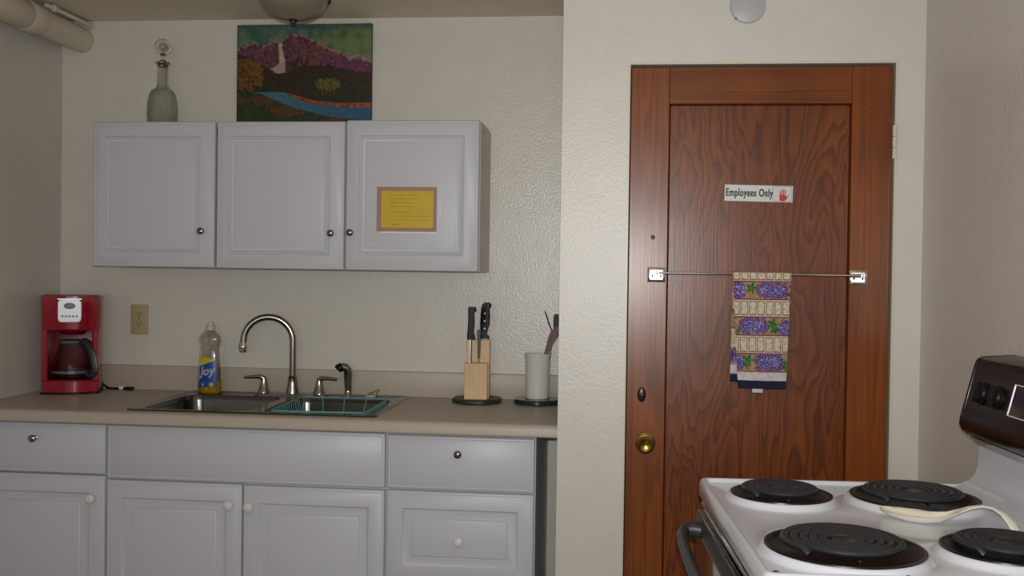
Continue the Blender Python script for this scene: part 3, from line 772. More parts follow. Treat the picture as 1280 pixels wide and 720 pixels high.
# ---------------------------------------------------------------- decanter
dxx, dyy, dz = -1.688, 3.60, 1.903
t = thing('glass_decanter', 'tall pressed glass decanter standing on the left wall cabinet', 'decanter', (dxx, dyy, dz))
w = MB(); w.lathe([(.0001, 0), (.045, 0), (.0495, .004), (.0535, .025), (.0555, .05), (.0555, .075), (.053, .100), (.0485, .120), (.042, .135), (.033, .143), (.0235, .149), (.0215, .158), (.0185, .158), (.0200, .150), (.030, .140), (.039, .132), (.045, .117), (.0495, .098), (.052, .075), (.052, .05), (.0500, .025), (.046, .010), (.0001, .009)], (dxx, dyy, dz), 48, cap0=False, cap1=False)
dbody = obj('body', w, M['decanter'], t)
obj('neck', MB().lathe([(.0215, .156), (.0205, .17), (.0198, .2), (.0198, .225), (.021, .232), (.0275, .238), (.028, .242), (.022, .245), (.019, .243), (.0175, .225), (.0175, .17), (.0185, .1575)], (dxx, dyy, dz), 12, cap0=False, cap1=False), M['glass'], t, smooth=10)
st = obj('stopper', MB().lathe([(.0001, .247), (.0125, .248), (.008, .256), (.0075, .262)] + [(.0315*math.sin(a), .3015-.0315*math.cos(a)) for a in [.32+(PI-.33)*k/18 for k in range(19)]] + [(max(.0001, .0265*math.sin(a)), .3015-.0265*math.cos(a)) for a in [PI-.01-(PI-.02)*k/16 for k in range(17)]], (dxx, dyy, dz), 32, cap1=False), M['glass'], t)
obj('stopper_seal', MB().lathe([(.0001, .226), (.017, .228), (.0185, .244), (.0145, .249), (.0001, .2495)], (dxx, dyy, dz), 24), M['cork'], st)

# ---------------------------------------------------------------- painting
pr_ = random.Random(5)
def ply(pts, x):
    for (a, b_), (c, d_) in zip(pts, pts[1:]):
        if a <= x <= c: return b_+(d_-b_)*(x-a)/(c-a)
    return pts[0][1] if x < pts[0][0] else pts[-1][1]
RIDGE = [(0,275),(60,258),(85,240),(120,230),(150,242),(180,250),(205,236),(245,220),(268,236),(300,205),(335,176),(360,188),(395,203),(430,208),(480,235),(540,265),(600,288),(660,316),(700,303),(740,318),(790,332)]
HILL = [(0,330),(90,318),(130,335),(160,352),(200,376),(225,398),(262,408),(310,402),(330,390),(400,375),(430,358),(470,366),(540,358),(600,372),(660,388),(720,395),(790,402)]
RT = [(120,511),(300,512),(330,535),(380,560),(430,575),(560,595),(680,600),(790,604)]
RB = [(120,512),(165,520),(220,545),(300,580),(380,605),(500,640),(620,662),(790,672)]
SH = [(300,513),(340,522),(450,556),(600,574),(790,570)]
def painting_col(x, y):
    n1 = nz(x, y, .02, 1); n2 = nz(x, y, .07, 2); n3 = nz(x, y, .2, 3)
    rd = ply(RIDGE, x)+n2*7; hl = ply(HILL, x)+n2*9
    n4 = nz(x, y*1.6, .45, 6)
    if y < rd:
        c = mixc((44,84,80), (96,112,54), (x-300)/380+.8*n1+(y-130)/260-.25)
        c = mixc(c, (112,124,92), max(0, min(.7, .35+n1+n2*.6)))
        c = mixc(c, (24,62,88), max(0, min(.8, (175-y)/40*(.5+n1)*(1 if x > 400 else .8))))
        c = mixc(c, (96,112,96), .5*math.exp(-((x-290)/110)**2-((y-190)/45)**2))
        return mixc(c, (150,150,110), .35*max(0, n4+n3*.5))
    if y < hl:
        c = mixc((104,58,66), (84,46,66), .5+1.4*n1+.8*n2)
        c = mixc(c, (140,84,70), max(0, 1.2*n2+.5*n3+.5*n4))
        c = mixc(c, (54,34,50), max(0, min(.6, -1.3*n2-.6*n3)))
        if x > 600: c = mixc(c, (96,40,84), .5)
        if y < rd+9 and n2 > -.1: c = mixc(c, (190,150,130), .6)
        if x > 650 and y < rd+22 and n3 > -.1: c = mixc(c, (160,160,130), .7)
        # snow gully
        gx = 272+(y-235)*.08+8*n2 if y < 330 else 285
        gw = 9+8*n3+max(0, (y-235))*.07
        if y > 226 and abs(x-gx) < gw: c = (176,158,146)
        if y > 335 and abs(x-290-(y-340)*.1) < (y-336)*1.7+6*n2: c = mixc((178,160,150), (150,120,110), .5+n3)
        if 300 < x < 430 and y > 325+n2*60: c = mixc(c, mixc((36,22,20), (70,40,34), .5+n2), .8)
        if x < 235 and y > ply([(0,290),(90,318),(240,400)], x)-6: c = mixc((70,36,50), (40,26,30), .5+n2)
        return c
    rt, rb, sh = ply(RT, x)+n3*3, ply(RB, x)+n3*4, ply(SH, x)+n2*4
    c = mixc((34,24,14), (56,32,22), .5+1.6*n2)
    c = mixc(c, (26,38,16), max(0, 1.5*n1+(y-420)/150))
    c = mixc(c, (78,56,34), max(0, .6*(n3+n4)-.1))
    if x > 590 and y < 520: c = mixc(c, (72,34,22), max(0, n2*2))
    if x > 300 and sh < y < rt: c = mixc((112,54,40), (150,84,66), .5+n2*1.5)
    if 118 < x and rt <= y <= rb:
        c = mixc((52,104,120), (28,74,112), (x-300)/400+n3)
        if n3 > .25: c = mixc(c, (110,150,150), .5)
        return c
    if y > rb or (x <= 118 and y > 520):
        c = mixc((26,38,14), (46,58,20), .5+1.5*n2)
        for mx_, my, a_, b2 in ((300,618,85,34), (180,556,60,26), (560,670,70,12), (60,560,40,22)):
            if ((x-mx_)/a_)**2+((y-my)/b2)**2 < 1+n2*.6: c = mixc((74,40,20), (94,54,30), .5+n3)
        if n3 > .3: c = mixc(c, (80,96,40), .4)
    # trees
    if ((x-88)/88)**2+((y-405)/100)**2 < 1+n2*.7 and y < 505:
        if n3+n2 > -.12: c = mixc((150,96,20), (120,72,18), .5+n3)
        else: c = (62,48,18)
        c = mixc(c, (56,44,20), max(0, min(.8, 1.6*n4+.2)))
    if ((x-540)/70)**2+((y-468)/36)**2 < 1+n2*.8:
        if n3+n4 > -.15: c = mixc((126,118,24), (84,84,24), .5+n2+n4)
    if 490 < y < 530 and abs(((x-500) % 22)-11) < 2 and 495 < x < 585: c = (96,84,36)
    if 440 < y < 525 and 20 < x < 150 and ((x+int(8*n1)) % 30) < 4: c = (44,26,12)
    return c
def painting():
    NX, NZ = 300, 236; W, Hh = .522, .408
    vs = []; cols = []
    for j in range(NZ+1):
        for i in range(NX+1):
            vs.append((-W/2+W*i/NX, -.0165, Hh*(1-j/NZ)))
            cols.append(lin(painting_col(27+755*i/NX, 130+609*j/NZ)))
    fs = [(j*(NX+1)+i, (j+1)*(NX+1)+i, (j+1)*(NX+1)+i+1, j*(NX+1)+i+1) for j in range(NZ) for i in range(NX)]
    me = bpy.data.meshes.new('painted_face'); me.from_pydata(vs, [], fs)
    ca = me.color_attributes.new('Col', 'FLOAT_COLOR', 'POINT'); ca.data.foreach_set('color', [c for q in cols for c in q])
    me.materials.append(M['painting']); return me
t = thing('mountain_painting', 'unframed mountain and river oil painting leaning above the wall cabinets', 'painting', (-1.1845, YW-.0035, 1.9025))
t.rotation_euler = (math.radians(0), math.radians(-.15), 0)
obj('canvas', MB().box(-.261, .261, -.016, .0, 0, .408, .001, 1), M['canvas'], t, True)
o = bpy.data.objects.new('painted_face', painting()); C.objects.link(o); o.parent = t

# ---------------------------------------------------------------- knife block on its trivet
kx, ky = -.4945, 3.612
t = thing('stone_trivet', 'dark green flat trivet under the knife block', 'trivet', (kx, ky, CZ))
w = MB(); oc = lambda r, z: [Vector((kx+r*math.cos(a), ky+r*.92*math.sin(a), z)) for a in [2*PI*(k+.5)/8+d for k in range(8) for d in (-.28, -.14, 0, .14, .28)]]
def octo(r, z):
    out = []
    for k in range(48):
        a = 2*PI*k/48; m8 = ((a+PI/8) % (PI/4))-PI/8; rr_ = r*math.cos(PI/8)/math.cos(m8); rr_ = rr_*.6+r*.4*.97
        out.append(Vector((kx+rr_*math.cos(a), ky+rr_*math.sin(a), z)))
    return out
w.loft([octo(.088, CZ), octo(.094, CZ+.004), octo(.094, CZ+.0130), octo(.089, CZ+.0170)])
tv = obj('stone_disc', w, M['greystone'], t)
obj('tan_patch', MB().lathe([(.0001, 0), (.013, 0), (.012, .0005), (.0001, .0005)], (kx+.066, ky-.030, CZ+.0168), 16, .7), mat('tan_spot', (160,120,80), .4, var=.3, vscale=90), t, label='small tan mark on the stone')  # flat tan disc near the right edge of the trivet
KZ = CZ+.0172
t = thing('knife_block', 'light wooden stepped knife block on dark trivet', 'knife block', (kx, 3.60, KZ), math.radians(3))
W2 = .041; ZL, ZH = 1.0605-KZ, 1.142-KZ
obj('front_block', MB().box(-W2, W2, -.052, -.012, 0, ZL, .0012, 1), M['block'], t, True)
w = MB(); w.box(-W2+.003, W2+.004, -.012, .052, 0, ZH, .0012, 1)
obj('rear_block', w, M['block'], t, True)
w = MB()
for x in (-.019, .008): w.box(x-.008, x+.008, -.0135, -.0115, ZL+.0002, ZL+.0006)
obj('slot', w, M['slot'], t, True)
def kmat(x, y, z): return Matrix.Translation((kx, 3.60, KZ)) @ Matrix.Rotation(math.radians(3), 4, 'Z') @ Matrix.Translation((x, y, z))
def knife_handle(poly, th):
    w = MB(); n = len(poly)
    c = (sum(p[0] for p in poly)/n, sum(p[1] for p in poly)/n)
    def R_(k, y): return [Vector((c[0]+(p[0]-c[0])*k, y, c[1]+(p[1]-c[1])*(.97+.03*k))) for p in poly]
    w.loft([R_(.72, -th), R_(1, -th*.5), R_(1, th*.5), R_(.72, th)]); return w
pxm = .00287
def kp(pts, cx, z_of): return [((x-cx)*pxm/4.96, z_of(y)) for x, y in pts]
zof = lambda y: 1.142 - (y-270)/4.96*pxm - KZ
# left knife: long handle with a hooked butt, its blade showing in front of the rear block
P1 = kp([(130,270),(129,240),(133,200),(134,150),(134,110),(133,80),(137,66),(160,65),(183,68),(184,92),(174,98),(171,115),(174,150),(173,190),(170,225),(177,248),(180,270)], 155, zof)
t = thing('kitchen_knife', 'black handled knife with hooked butt, leftmost in the block', 'knife', (0,0,0)); t.location = kmat(-.0265, -.018, 0).translation
TM[t.name] = kmat(-.0205, -.020, 0); t.matrix_world = TM[t.name]
obj('handle', knife_handle(P1, .0075), M['black'], t, True)
w = MB(); w.box(-.0062, -.0012, -.001, .001, ZL-.06, ZH+.016); obj('blade', w, M['bladem'], t, True)
w = MB(); w.box(-.0010, .0026, -.0012, .0012, ZL-.06, ZH+.005); obj('blade_edge', w, M['black'], t, True)
t = thing('sharpening_steel', 'grey handled sharpening steel in the middle of the block', 'knife steel', (0,0,0)); TM[t.name] = kmat(.0075, -.021, 0); t.matrix_world = TM[t.name]
z1 = zof(205); z2 = zof(385)
w = MB(); w.lathe([(.0001, z2), (.0048, z2), (.0056, z2+.03), (.0060, z1-.03), (.0075, z1-.018), (.0078, z1-.008), (.005, z1-.001), (.0001, z1)], n=18)
obj('handle', w, M['grey_handle'], t, True)
obj('rod', MB().lathe([(.0001, ZL-.06), (.003, ZL-.06), (.003, z2+.002), (.0001, z2+.003)], n=12), M['chrome'], t, True)
P3 = kp([(207,268),(208,235),(204,205),(203,165),(205,120),(209,75),(216,50),(232,39),(255,38),(271,50),(272,66),(262,76),(262,100),(265,130),(262,175),(252,210),(247,240),(262,250),(262,268)], 234, zof)
t = thing('chef_knife', 'black handled chef knife with three rivets, rightmost in the block', 'knife', (0,0,0)); TM[t.name] = kmat(.0255, .018, 0); t.matrix_world = TM[t.name]
h = obj('handle', knife_handle(P3, .009), M['black'], t, True)
for yy in (108, 155, 202):
    obj('rivet', MB().lathe([(.0001, 0), (.0032, 0), (.0028, .0012), (.0001, .0014)], n=16, m=mfac(-.0084, zof(yy), -.0008)), M['white'], h, True)
obj('blade', MB().box(-.014, .014, -.001, .001, ZH-.10, ZH+.002), M['bladem'], t, True)

# ---------------------------------------------------------------- crock on granite
cx, cy = -.277, 3.620
t = thing('granite_trivet', 'round dark green speckled granite trivet beside the wall corner', 'trivet', (cx, cy, CZ))
obj('disc', MB().lathe([(.0001, 0), (.080, 0), (.085, .004), (.085, .0145), (.081, .0185), (.0001, .019)], (cx, cy, CZ), 40), M['granite'], t)
z0 = CZ+.0188
t = thing('utensil_crock', 'tall white ceramic utensil crock on round granite trivet', 'crock', (cx, cy, z0))
obj('vessel', MB().lathe([(.0001, 0), (.038, 0), (.0415, .003), (.0425, .015), (.0445, .09), (.0455, .146), (.0478, .156), (.0485, .160), (.0470, .1625), (.0445, .160), (.042, .151), (.040, .02), (.036, .010), (.0001, .009)], (cx, cy, z0), 44, cap0=False, cap1=False), M['crock'], t)
t = thing('slim_black_utensil', 'thin black utensil handle leaning left out of the crock', 'utensil', (cx, cy, z0))
obj('handle', MB().tube([(-.250, 3.625, z0+.012), (-.235, 3.618, 1.05), (-.227, 3.612, 1.13), (-.226, 3.612, 1.175), (-.2385, 3.612, 1.205), (-.2495, 3.612, 1.240), (-.2525, 3.612, 1.2485)], [.002, .003, .0035, .004, .005, .0048, .003], 10, flat=.5), M['black'], t)
t = thing('wooden_spatula', 'brown wooden spatula leaning right out of the crock', 'utensil', (cx, cy, z0))
w = MB()
sec = [((-.258, z0+.015), .006), ((-.2485, 1.06), .007), ((-.243, 1.10), .0095), ((-.232, 1.13), .013), ((-.221, 1.16), .0165), ((-.214, 1.178), .0155), ((-.207, 1.192), .009)]
w.loft([[Vector((x-h_, 3.600-.003, z)), Vector((x+h_, 3.600-.003, z+h_*.35)), Vector((x+h_, 3.600+.003, z+h_*.35)), Vector((x-h_, 3.600+.003, z))] for (x, z), h_ in sec])
obj('blade', w, M['bwood'], t)
t = thing('black_spatula', 'black nylon spatula with wide end standing in the crock', 'utensil', (cx, cy, z0))
w = MB(); sec = [((-.262, z0+.014), .004), ((-.252, 1.06), .004), ((-.236, 1.12), .006), ((-.214, 1.165), .014), ((-.203, 1.19), .020), ((-.200, 1.215), .0235), ((-.200, 1.232), .0225), ((-.199, 1.238), .018)]
w.loft([[Vector((x-h_, 3.628-.002, z)), Vector((x+h_, 3.628-.002, z)), Vector((x+h_, 3.628+.002, z)), Vector((x-h_, 3.628+.002, z))] for (x, z), h_ in sec])
obj('blade', w, M['black'], t)

# ---------------------------------------------------------------- pipes
px_, pz_ = -2.075, 2.262
t = thing('drain_pipe', 'thick cream painted pipe along the left wall under the ceiling', 'pipe', (px_, 1.5, pz_))
obj('pipe_run', MB().tube([(px_, YW, pz_), (px_, 1.2, pz_)], .048, 32), M['pipe'], t)
obj('coupling', MB().lathe([(.0001, 0), (.0525, 0), (.054, .004), (.054, .085), (.0525, .088), (.0001, .088)], n=32, m=mfac(3.425, pz_, px_)), M['pipe'], t)
obj('coupling', MB().lathe([(.0001, 0), (.050, 0), (.0515, .004), (.0515, .28), (.050, .284), (.0001, .284)], n=32, m=mfac(3.336, pz_, px_)), M['pipe'], t)
t = thing('small_pipe', 'thin cream pipe running just above the thick pipe', 'pipe', (-2.036, 3.5, 2.318))
obj('pipe_run', MB().tube([(-2.037, YW, 2.3165), (-2.043, 3.46, 2.3185), (-2.058, 3.438, 2.3225)], .0085, 14), M['pipe'], t)
obj('collar', MB().lathe([(.0001, 0), (.0125, 0), (.0125, .022), (.0001, .022)], n=18, m=mfac(3.49, 2.3183, -2.0424)), M['pipe'], t)
obj('wall_flange', MB().lathe([(.0001, 0), (.0165, 0), (.014, .006), (.0001, .007)], n=18, m=mfac(YW, 2.3165, -2.037)), M['pipe'], t)

# ---------------------------------------------------------------- ceiling light
lx, ly = -.993, 3.0
t = thing('ceiling_light', 'unlit frosted glass bowl ceiling light with metal finial', 'ceiling light', (lx, ly, CE))
obj('canopy', MB().lathe([(.0001, CE), (.065, CE), (.066, CE-.006), (.055, CE-.022), (.02, CE-.03), (.009, CE-.034), (.009, 2.150), (.0001, 2.150)], (lx, ly, 0), 36), M['bronze'], t)
prof = [(.104, 2.222), (.1055, 2.219)] + [(.1055*math.cos(a), 2.2165-.0735*math.sin(a)) for a in [PI/2*k/12 for k in range(1, 12)]] + [(.008, 2.1430), (.008, 2.1470)] + [(.1015*math.cos(a), 2.2175-.0695*math.sin(a)) for a in [PI/2*k/12 for k in range(11, -1, -1)]]
obj('glass_bowl', MB().lathe(prof, (lx, ly, 0), 48, cap0=False, cap1=False), M['shade'], t)
obj('finial', MB().lathe([(.0001, 2.131), (.004, 2.1315), (.0095, 2.135), (.0105, 2.139), (.014, 2.1415), (.0150, 2.1445), (.0001, 2.146)], (lx, ly, 0), 24), M['bronze'], t)
for a in (.35, .35+2*PI/3, .35+4*PI/3):
    x, y = lx+.108*math.cos(a), ly+.108*math.sin(a)
    obj('clip', MB().tube([(x-.010*math.cos(a), y-.010*math.sin(a), 2.196), (x, y, 2.204), (x+.003*math.cos(a), y+.003*math.sin(a), 2.218), (x, y, 2.25), (lx+.05*math.cos(a), ly+.05*math.sin(a), CE-.02)], .0038, 8), M['bronze'], t)

# ---------------------------------------------------------------- stove
t = thing('electric_stove', 'white electric coil stove in the right foreground', 'stove', (.195, 2.35, 0), TH)
L_, Wd = .70, .76
def Y(v): return -v
w = MB()
w.box(.022, .66, -Wd+.006, -.006, .04, .873, .004, 1)
for fx in (.05, .62):
    for fy2 in (-.05, -Wd+.05): w.lathe([(.0001, 0), (.016, 0), (.016, .045), (.0001, .045)], (fx, fy2, 0), 14)
obj('body', w, M['stove'], t, True)
# cooktop: rolled rim, recessed field, raised rings for the burners
burn = [('small', .148, -.190, .103, .083), ('large', .424, -.190, .128, .105), ('large', .165, -.606, .131, .107), ('small', .440, -.592, .105, .085)]
w = MB(); b = w.b
R0 = [rrect(.004, .66, -Wd+.004, -.004, .014, .874, 6), rrect(0, .664, -Wd, 0, .018, .880, 6), rrect(0, .664, -Wd, 0, .018, .905, 6), rrect(.003, .661, -Wd+.003, -.003, .018, .9135, 6), rrect(.006, .658, -Wd+.007, -.007, .016, .917, 6),
      rrect(.0115, .634, -Wd+.0115, -.012, .014, .917, 6), rrect(.0135, .6305, -Wd+.0135, -.014, .014, .9155, 6), rrect(.0175, .624, -Wd+.0165, -.018, .013, .909, 6)]
rings = [[b.verts.new(p) for p in r] for r in R0]
for P, Q in zip(rings, rings[1:]):
    for i in range(len(P)): j = (i+1) % len(P); b.faces.new((P[i], P[j], Q[j], Q[i]))
b.faces.new(rings[0][::-1])
edges = [b.edges.get((rings[-1][i], rings[-1][(i+1) % len(rings[-1])])) for i in range(len(rings[-1]))]
H0 = []
for _, x, y, ro, rc in burn:
    h = [b.verts.new(p) for p in circ(x, y, .909, ro+.0145, 48)]; H0.append(h)
    edges += [b.edges.new((h[i], h[(i+1) % 48])) for i in range(48)]
bmesh.ops.triangle_fill(b, edges=edges, use_beauty=True)
for (_, x, y, ro, rc), h in zip(burn, H0):
    prev = h
    for dr, z in ((.011, .9105), (.0075, .9190), (.0045, .9225), (-.001, .9225), (-.004, .905), (-.012, .889)):
        q = [b.verts.new(p) for p in circ(x, y, z, ro+dr, 48)]
        for i in range(48): j = (i+1) % 48; b.faces.new((prev[i], prev[j], q[j], q[i]))
        prev = q
    b.faces.new(prev)
obj('cooktop', w, M['stove'], t, True, smooth=50)
for kind, x, y, ro, rc in burn:
    pan = obj('drip_bowl', MB().lathe([(ro+.0015, .9225), (ro+.001, .9250), (ro-.003, .9256), (ro-.007, .9244), (ro-.012, .917), (ro*.72, .903), (ro*.4, .896), (.012, .894), (.0001, .894)], (x, y, 0), 56, cap0=False), M['bowl'], t, True)
    w = MB(); turns = 4.6 if kind == 'large' else 3.6; n = int(turns*40); pts = []
    r0 = .028; cz = .9345
    for k in range(n+1):
        f = k/n; a = 2*PI*turns*f; r_ = r0+(rc-.006-r0)*f; pts.append((x+r_*math.cos(a), y+r_*math.sin(a), cz))
    a = 2*PI*turns
    pts.append((x+(rc-.008)*math.cos(a+.10), y+(rc-.008)*math.sin(a+.10), cz-.008))
    w.tube(pts, .0074, 10, flat=.8)
    o = obj('coil_element', w, M['coil'], t, True)
    w = MB()
    for k in range(3):
        aa = .5+k*2*PI/3; w.tube([(x+.01*math.cos(aa), y+.01*math.sin(aa), cz-.008), (x+(rc-.006)*math.cos(aa), y+(rc-.006)*math.sin(aa), cz-.0085)], .0022, 6)
    obj('coil_support', w, M['medal'], o, True)
    obj('medallion', MB().lathe([(.0001, cz-.009), (.021, cz-.008), (.0215, cz+.0005), (.017, cz+.0025), (.0001, cz+.002)], (x, y, 0), 28), M['medal'], o, True)
obj('enamel_chip', MB().lathe([(.0001, 0), (.0055, .0002), (.004, .0008), (.0001, .001)], (.022, -.742, .9168), 12, .6), M['chipc'], t, True, label='dark chip in the white enamel')
obj('enamel_chip', MB().lathe([(.0001, 0), (.003, .0002), (.002, .0008), (.0001, .001)], (.225, -.746, .9168), 10, .6), M['chipc'], t, True, label='dark chip in the white enamel')
# backguard
BO = .006
cove = [(.56, .912), (.585, .917), (.605, .925), (.617, .938), (.623, .955), (.625, .985), (.626, 1.02), (.63, 1.17), (.70, 1.17), (.70, .70), (.655, .70), (.655, .885), (.56, .885)]
w = MB(); w.prism([(x+BO, z) for x, z in cove], 'y', -Wd, 0); obj('backguard', w, M['stove'], t, True)
cpf = [(.626, 1.014), (.598, 1.030), (.586, 1.042), (.581, 1.054), (.582, 1.066), (.588, 1.090), (.613, 1.190), (.618, 1.200), (.626, 1.206), (.70, 1.211), (.70, 1.014)]
cpf = [(x+BO, z) for x, z in cpf]
w = MB()
def sc(pr_, k): c = (.65, 1.12); return [(c[0]+(x-c[0])*k, c[1]+(z-c[1])*k) for x, z in pr_]
w.loft([[Vector((x, -.008, z)) for x, z in cpf], [Vector((x, -Wd+.008, z)) for x, z in cpf]])
cpo = obj('control_console', w, M['brn'], t, True)
for y0, y1 in ((-.009, .001), (-Wd-.001, -Wd+.009)):
    w = MB(); w.loft([[Vector((x, y0, z)) for x, z in sc(cpf, 1.012)], [Vector((x, y1, z)) for x, z in sc(cpf, 1.012)]]); obj('end_cap', w, M['blackgl'], cpo, True)
obj('console_trim', MB().prism([(.6325, 1.002), (.606, 1.026), (.612, 1.032), (.634, 1.015)], 'y', -Wd+.01, -.012), M['chrome'], t, True)
nrm = Vector((-.970, 0, .243)).normalized(); tz = Vector((.243, 0, .970)).normalized()
def cpt(y, s, off=0):        # s = distance up the slanted face from z 1.07
    p = Vector((.589+BO, y, 1.090)) + tz*(s) + nrm*off; return p
def face_m(y, s, off=0):     # lathe axis -> face normal
    zax = nrm; xax = Vector((0,-1,0)); yax = zax.cross(xax)
    m = Matrix((xax, yax, zax)).transposed().to_4x4(); m.translation = cpt(y, s, off); return m
for i, y in enumerate((-.085, -.160, -.60, -.675)):
    w = MB(); w.lathe([(.0001, 0), (.026, 0), (.0255, .005), (.0215, .007), (.020, .012), (.0185, .0135), (.0001, .0135)], n=28, m=face_m(y, .042, 0))
    k_ = obj('knob', w, M['black'], cpo, True)
    w = MB(); w.box(-.006, .006, -.023, .023, .011, .021, .002, 1, m=face_m(y, .042, 0)); obj('knob_grip', w, M['black'], k_, True)
    w = MB()
    for q in range(9):
        a = .6+q*(2*PI-1.2)/8; m_ = face_m(y, .042, .0003) @ Matrix.Translation((.037*math.sin(a+PI)*1.0, .037*math.cos(a+PI), 0))
        w.box(-.0016, .0016, -.0010, .0010, 0, .0003, m=m_)
    obj('dial_marks', w, M['print'], cpo, True)
# clock in the middle of the console
m_ = face_m(-.325, .045, 0)
w = MB(); w.box(-.10, .10, -.032, .032, 0, .003, .001, 1, m=m_); ck = obj('clock_panel', w, M['blackgl'], cpo, True)
w = MB()
for a in ((-.101, -.0985, -.033, .033), (.0985, .101, -.033, .033), (-.101, .101, -.0335, -.0315), (-.101, .101, .0315, .0335)): w.box(a[0], a[1], a[2], a[3], 0, .0042, m=m_)
obj('clock_frame', w, M['silver'], ck, True)
w = MB(); w.box(-.10, .12, -.0525, -.0510, 0, .0006, m=m_); obj('printed_line', w, M['print'], cpo, True)
# oven front
obj('vent_trim', MB().box(.006, .024, -Wd+.004, -.004, .852, .862, .002, 1), M['chrome'], t, True)
w = MB(); w.box(.014, .026, -Wd+.006, -.006, .800, .874)
obj('front_band', w, M['stove_s'], t, True)
od = obj('oven_door', MB().box(-.004, .022, -Wd+.010, -.010, .20, .846, .004, 2), M['blackgl'], t, True)
obj('vent_strip', MB().box(-.0050, .0, -Wd+.012, -.012, .798, .843, .001, 1), M['blacksat'], od, True)
w = MB()
for k in range(46):
    y = -.03-k*.0152
    w.box(-.0062, -.0045, y-.0045, y+.0045, .832, .8345); w.box(-.0062, -.0045, y-.0095, y-.0005, .826, .8285)
    w.box(-.0062, -.0045, y-.0045, y+.0045, .820, .8225); w.box(-.0062, -.0045, y-.0095, y-.0005, .814, .8165); w.box(-.0062, -.0045, y-.0045, y+.0045, .808, .8105)
obj('vent_slots', w, M['medal'], od, True)
obj('oven_window', MB().box(-.0065, -.003, -Wd+.12, -.12, .40, .68, .002, 1), M['brn'], od, True)
hz = .812
w = MB(); w.tube([(-.004, -.085, hz+.002), (-.026, -.083, hz+.004), (-.040, -.088, hz+.002), (-.047, -.105, hz-.002), (-.052, -.16, hz-.006), (-.055, -.28, hz-.009), (-.056, -.38, hz-.010), (-.055, -.48, hz-.009), (-.052, -.60, hz-.006), (-.047, -.655, hz-.002), (-.040, -.672, hz+.002), (-.026, -.677, hz+.004), (-.004, -.675, hz+.002)], [.016, .015, .0135, .0125, .012, .012, .012, .012, .012, .0125, .0135, .015, .016], 14, flat=1.15)
obj('oven_handle', w, M['hgrey'], od, True)
obj('storage_drawer', MB().box(-.004, .022, -Wd+.010, -.010, .05, .19, .004, 2), M['stove'], t, True)

# spoon rest (local stove frame)
SM = TM[t.name]
t = thing('spoon_rest', 'cream ceramic spoon rest lying between the stove burners', 'spoon rest', (0,0,0)); TM[t.name] = SM @ Matrix.Translation((.39, -.37, .9095)); t.matrix_world = TM[t.name]
# spine: bowl from left-near to right, handle arching to the right
w = MB()
A0 = Vector((-.055, .055, 0)); A1 = Vector((.045, .005, 0))
sp = [  # x, y, zrim, half width, depth below the rim
 (-.072, .058, .018, .006, .002), (-.066, .050, .018, .020, .008), (-.052, .036, .0175, .031, .0135), (-.030, .018, .017, .036, .0165), (-.006, .004, .017, .033, .0165), (.016, -.004, .018, .025, .014), (.036, -.006, .022, .016, .009),
 (.056, -.004, .028, .010, .0055), (.078, .000, .034, .008, .004), (.100, .002, .037, .0075, .0035), (.118, -.006, .035, .0075, .0035), (.130, -.024, .027, .008, .0035), (.135, -.044, .016, .0085, .0035), (.136, -.058, .007, .008, .003), (.136, -.064, .004, .003, .002)]
secs = []
for i, (x, y, z, hw_, dp_) in enumerate(sp):
    a = Vector(sp[max(i-1, 0)][:2]); c = Vector(sp[min(i+1, len(sp)-1)][:2]); tg = (c-a).normalized(); nn = Vector((-tg.y, tg.x))
    ring = []
    for k in range(9): u = -1+k/4; ring.append(Vector((x+nn.x*hw_*u, y+nn.y*hw_*u, z-dp_*(1-abs(u)**2.4))))
    for k in range(9): u = 1-k/4; hw2 = hw_*.93; ring.append(Vector((x+nn.x*hw2*u, y+nn.y*hw2*u, z+.0006-(dp_-.0032)*(1-abs(u)**2.4) if dp_ > .006 else z+.0012+.001*(1-u*u))))
    secs.append(ring)
w.loft(secs)
o = obj('ceramic_body', w, M['cream'], t, True, smooth=60)

for names, g in ((('wall_cabinet',), 'white wall cabinets above the sink'), (('base_cabinet', 'sink_base_cabinet', 'drawer_base_cabinet'), 'white base cabinets under the worktop'),
                 (('kitchen_knife', 'chef_knife', 'sharpening_steel'), 'knives in the knife block'), (('slim_black_utensil', 'wooden_spatula', 'black_spatula'), 'utensils in the crock'),
                 (('stone_trivet', 'granite_trivet'), 'dark stone trivets on the worktop')):
    for o_ in C.objects:
        if o_.parent is None and o_.name.split('.')[0] in names: o_['group'] = g

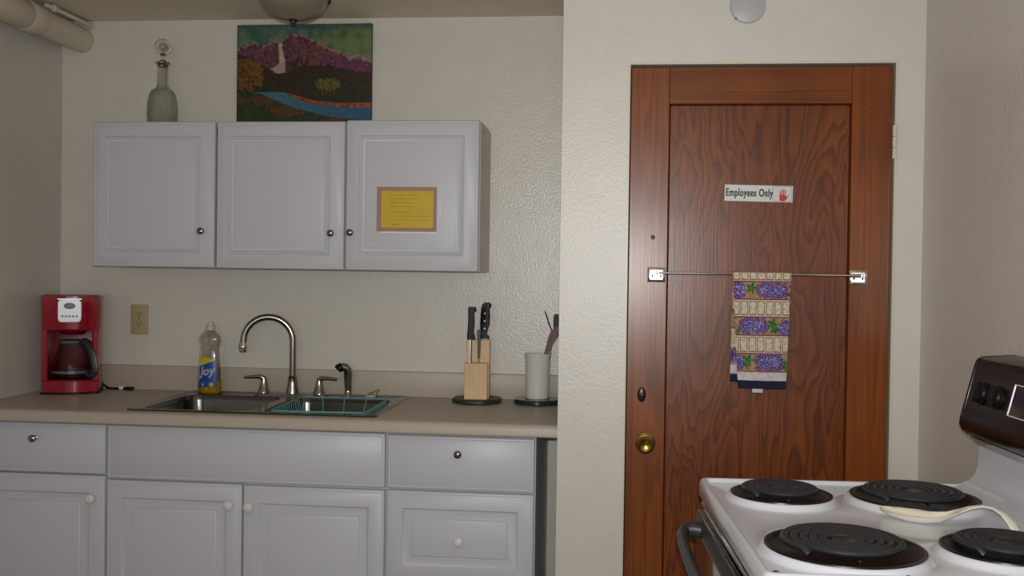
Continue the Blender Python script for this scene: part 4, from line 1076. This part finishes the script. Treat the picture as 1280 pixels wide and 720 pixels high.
# ---------------------------------------------------------------- camera and light
f = 1260.; yaw, pitch, roll = math.radians(5.9), math.radians(-.72), math.radians(.83)
fw = Vector((-math.sin(yaw)*math.cos(pitch), math.cos(yaw)*math.cos(pitch), math.sin(pitch)))
r = Vector((math.cos(yaw), math.sin(yaw), 0)); u = r.cross(fw)
r2 = r*math.cos(roll)+u*math.sin(roll); u2 = -r*math.sin(roll)+u*math.cos(roll)
cam = bpy.data.cameras.new('camera'); co = bpy.data.objects.new('camera', cam); C.objects.link(co)
m = Matrix((r2, u2, -fw)).transposed().to_4x4(); m.translation = (0, 0, 1.375); co.matrix_world = m
cam.sensor_width = 36; cam.lens = 36*f/1280; cam.clip_start = .02
bpy.context.scene.camera = co

def area(name, loc, target, sx, sy, power, col):
    l = bpy.data.lights.new(name, 'AREA'); l.shape = 'RECTANGLE'; l.size = sx; l.size_y = sy; l.energy = power; l.color = col
    o = bpy.data.objects.new(name, l); C.objects.link(o); o.location = loc
    o.rotation_euler = (Vector(target)-Vector(loc)).to_track_quat('-Z', 'Y').to_euler(); return o
area('window_daylight', (-.3, YR-.02, 1.52), (-.3, 3, 1.45), 1.9, 1.08, 18, (.95, .98, 1.0))
fl = bpy.data.lights.new('camera_flash', 'AREA'); fl.shape = 'RECTANGLE'; fl.size = .03; fl.size_y = .015; fl.energy = 17; fl.spread = math.radians(125); fl.color = (1, .99, .97)
fo = bpy.data.objects.new('camera_flash', fl); C.objects.link(fo); fo.location = Vector((0, 0, 1.375)) + u2*.05 + r2*.0 - fw*.01
fo.rotation_euler = (fw + r2*.10 + u2*.12).to_track_quat('-Z', 'Y').to_euler()

wd = bpy.data.worlds.new('World'); bpy.context.scene.world = wd; wd.use_nodes = True
nt = wd.node_tree; sky = nt.nodes.new('ShaderNodeTexSky'); sky.sky_type = 'PREETHAM'
nt.links.new(sky.outputs[0], nt.nodes['Background'].inputs[0]); nt.nodes['Background'].inputs[1].default_value = .4
vs_ = bpy.context.scene.view_settings
vs_.view_transform = 'Standard'; vs_.look = 'None'; vs_.gamma = 1; vs_.exposure = 0; vs_.use_curve_mapping = False
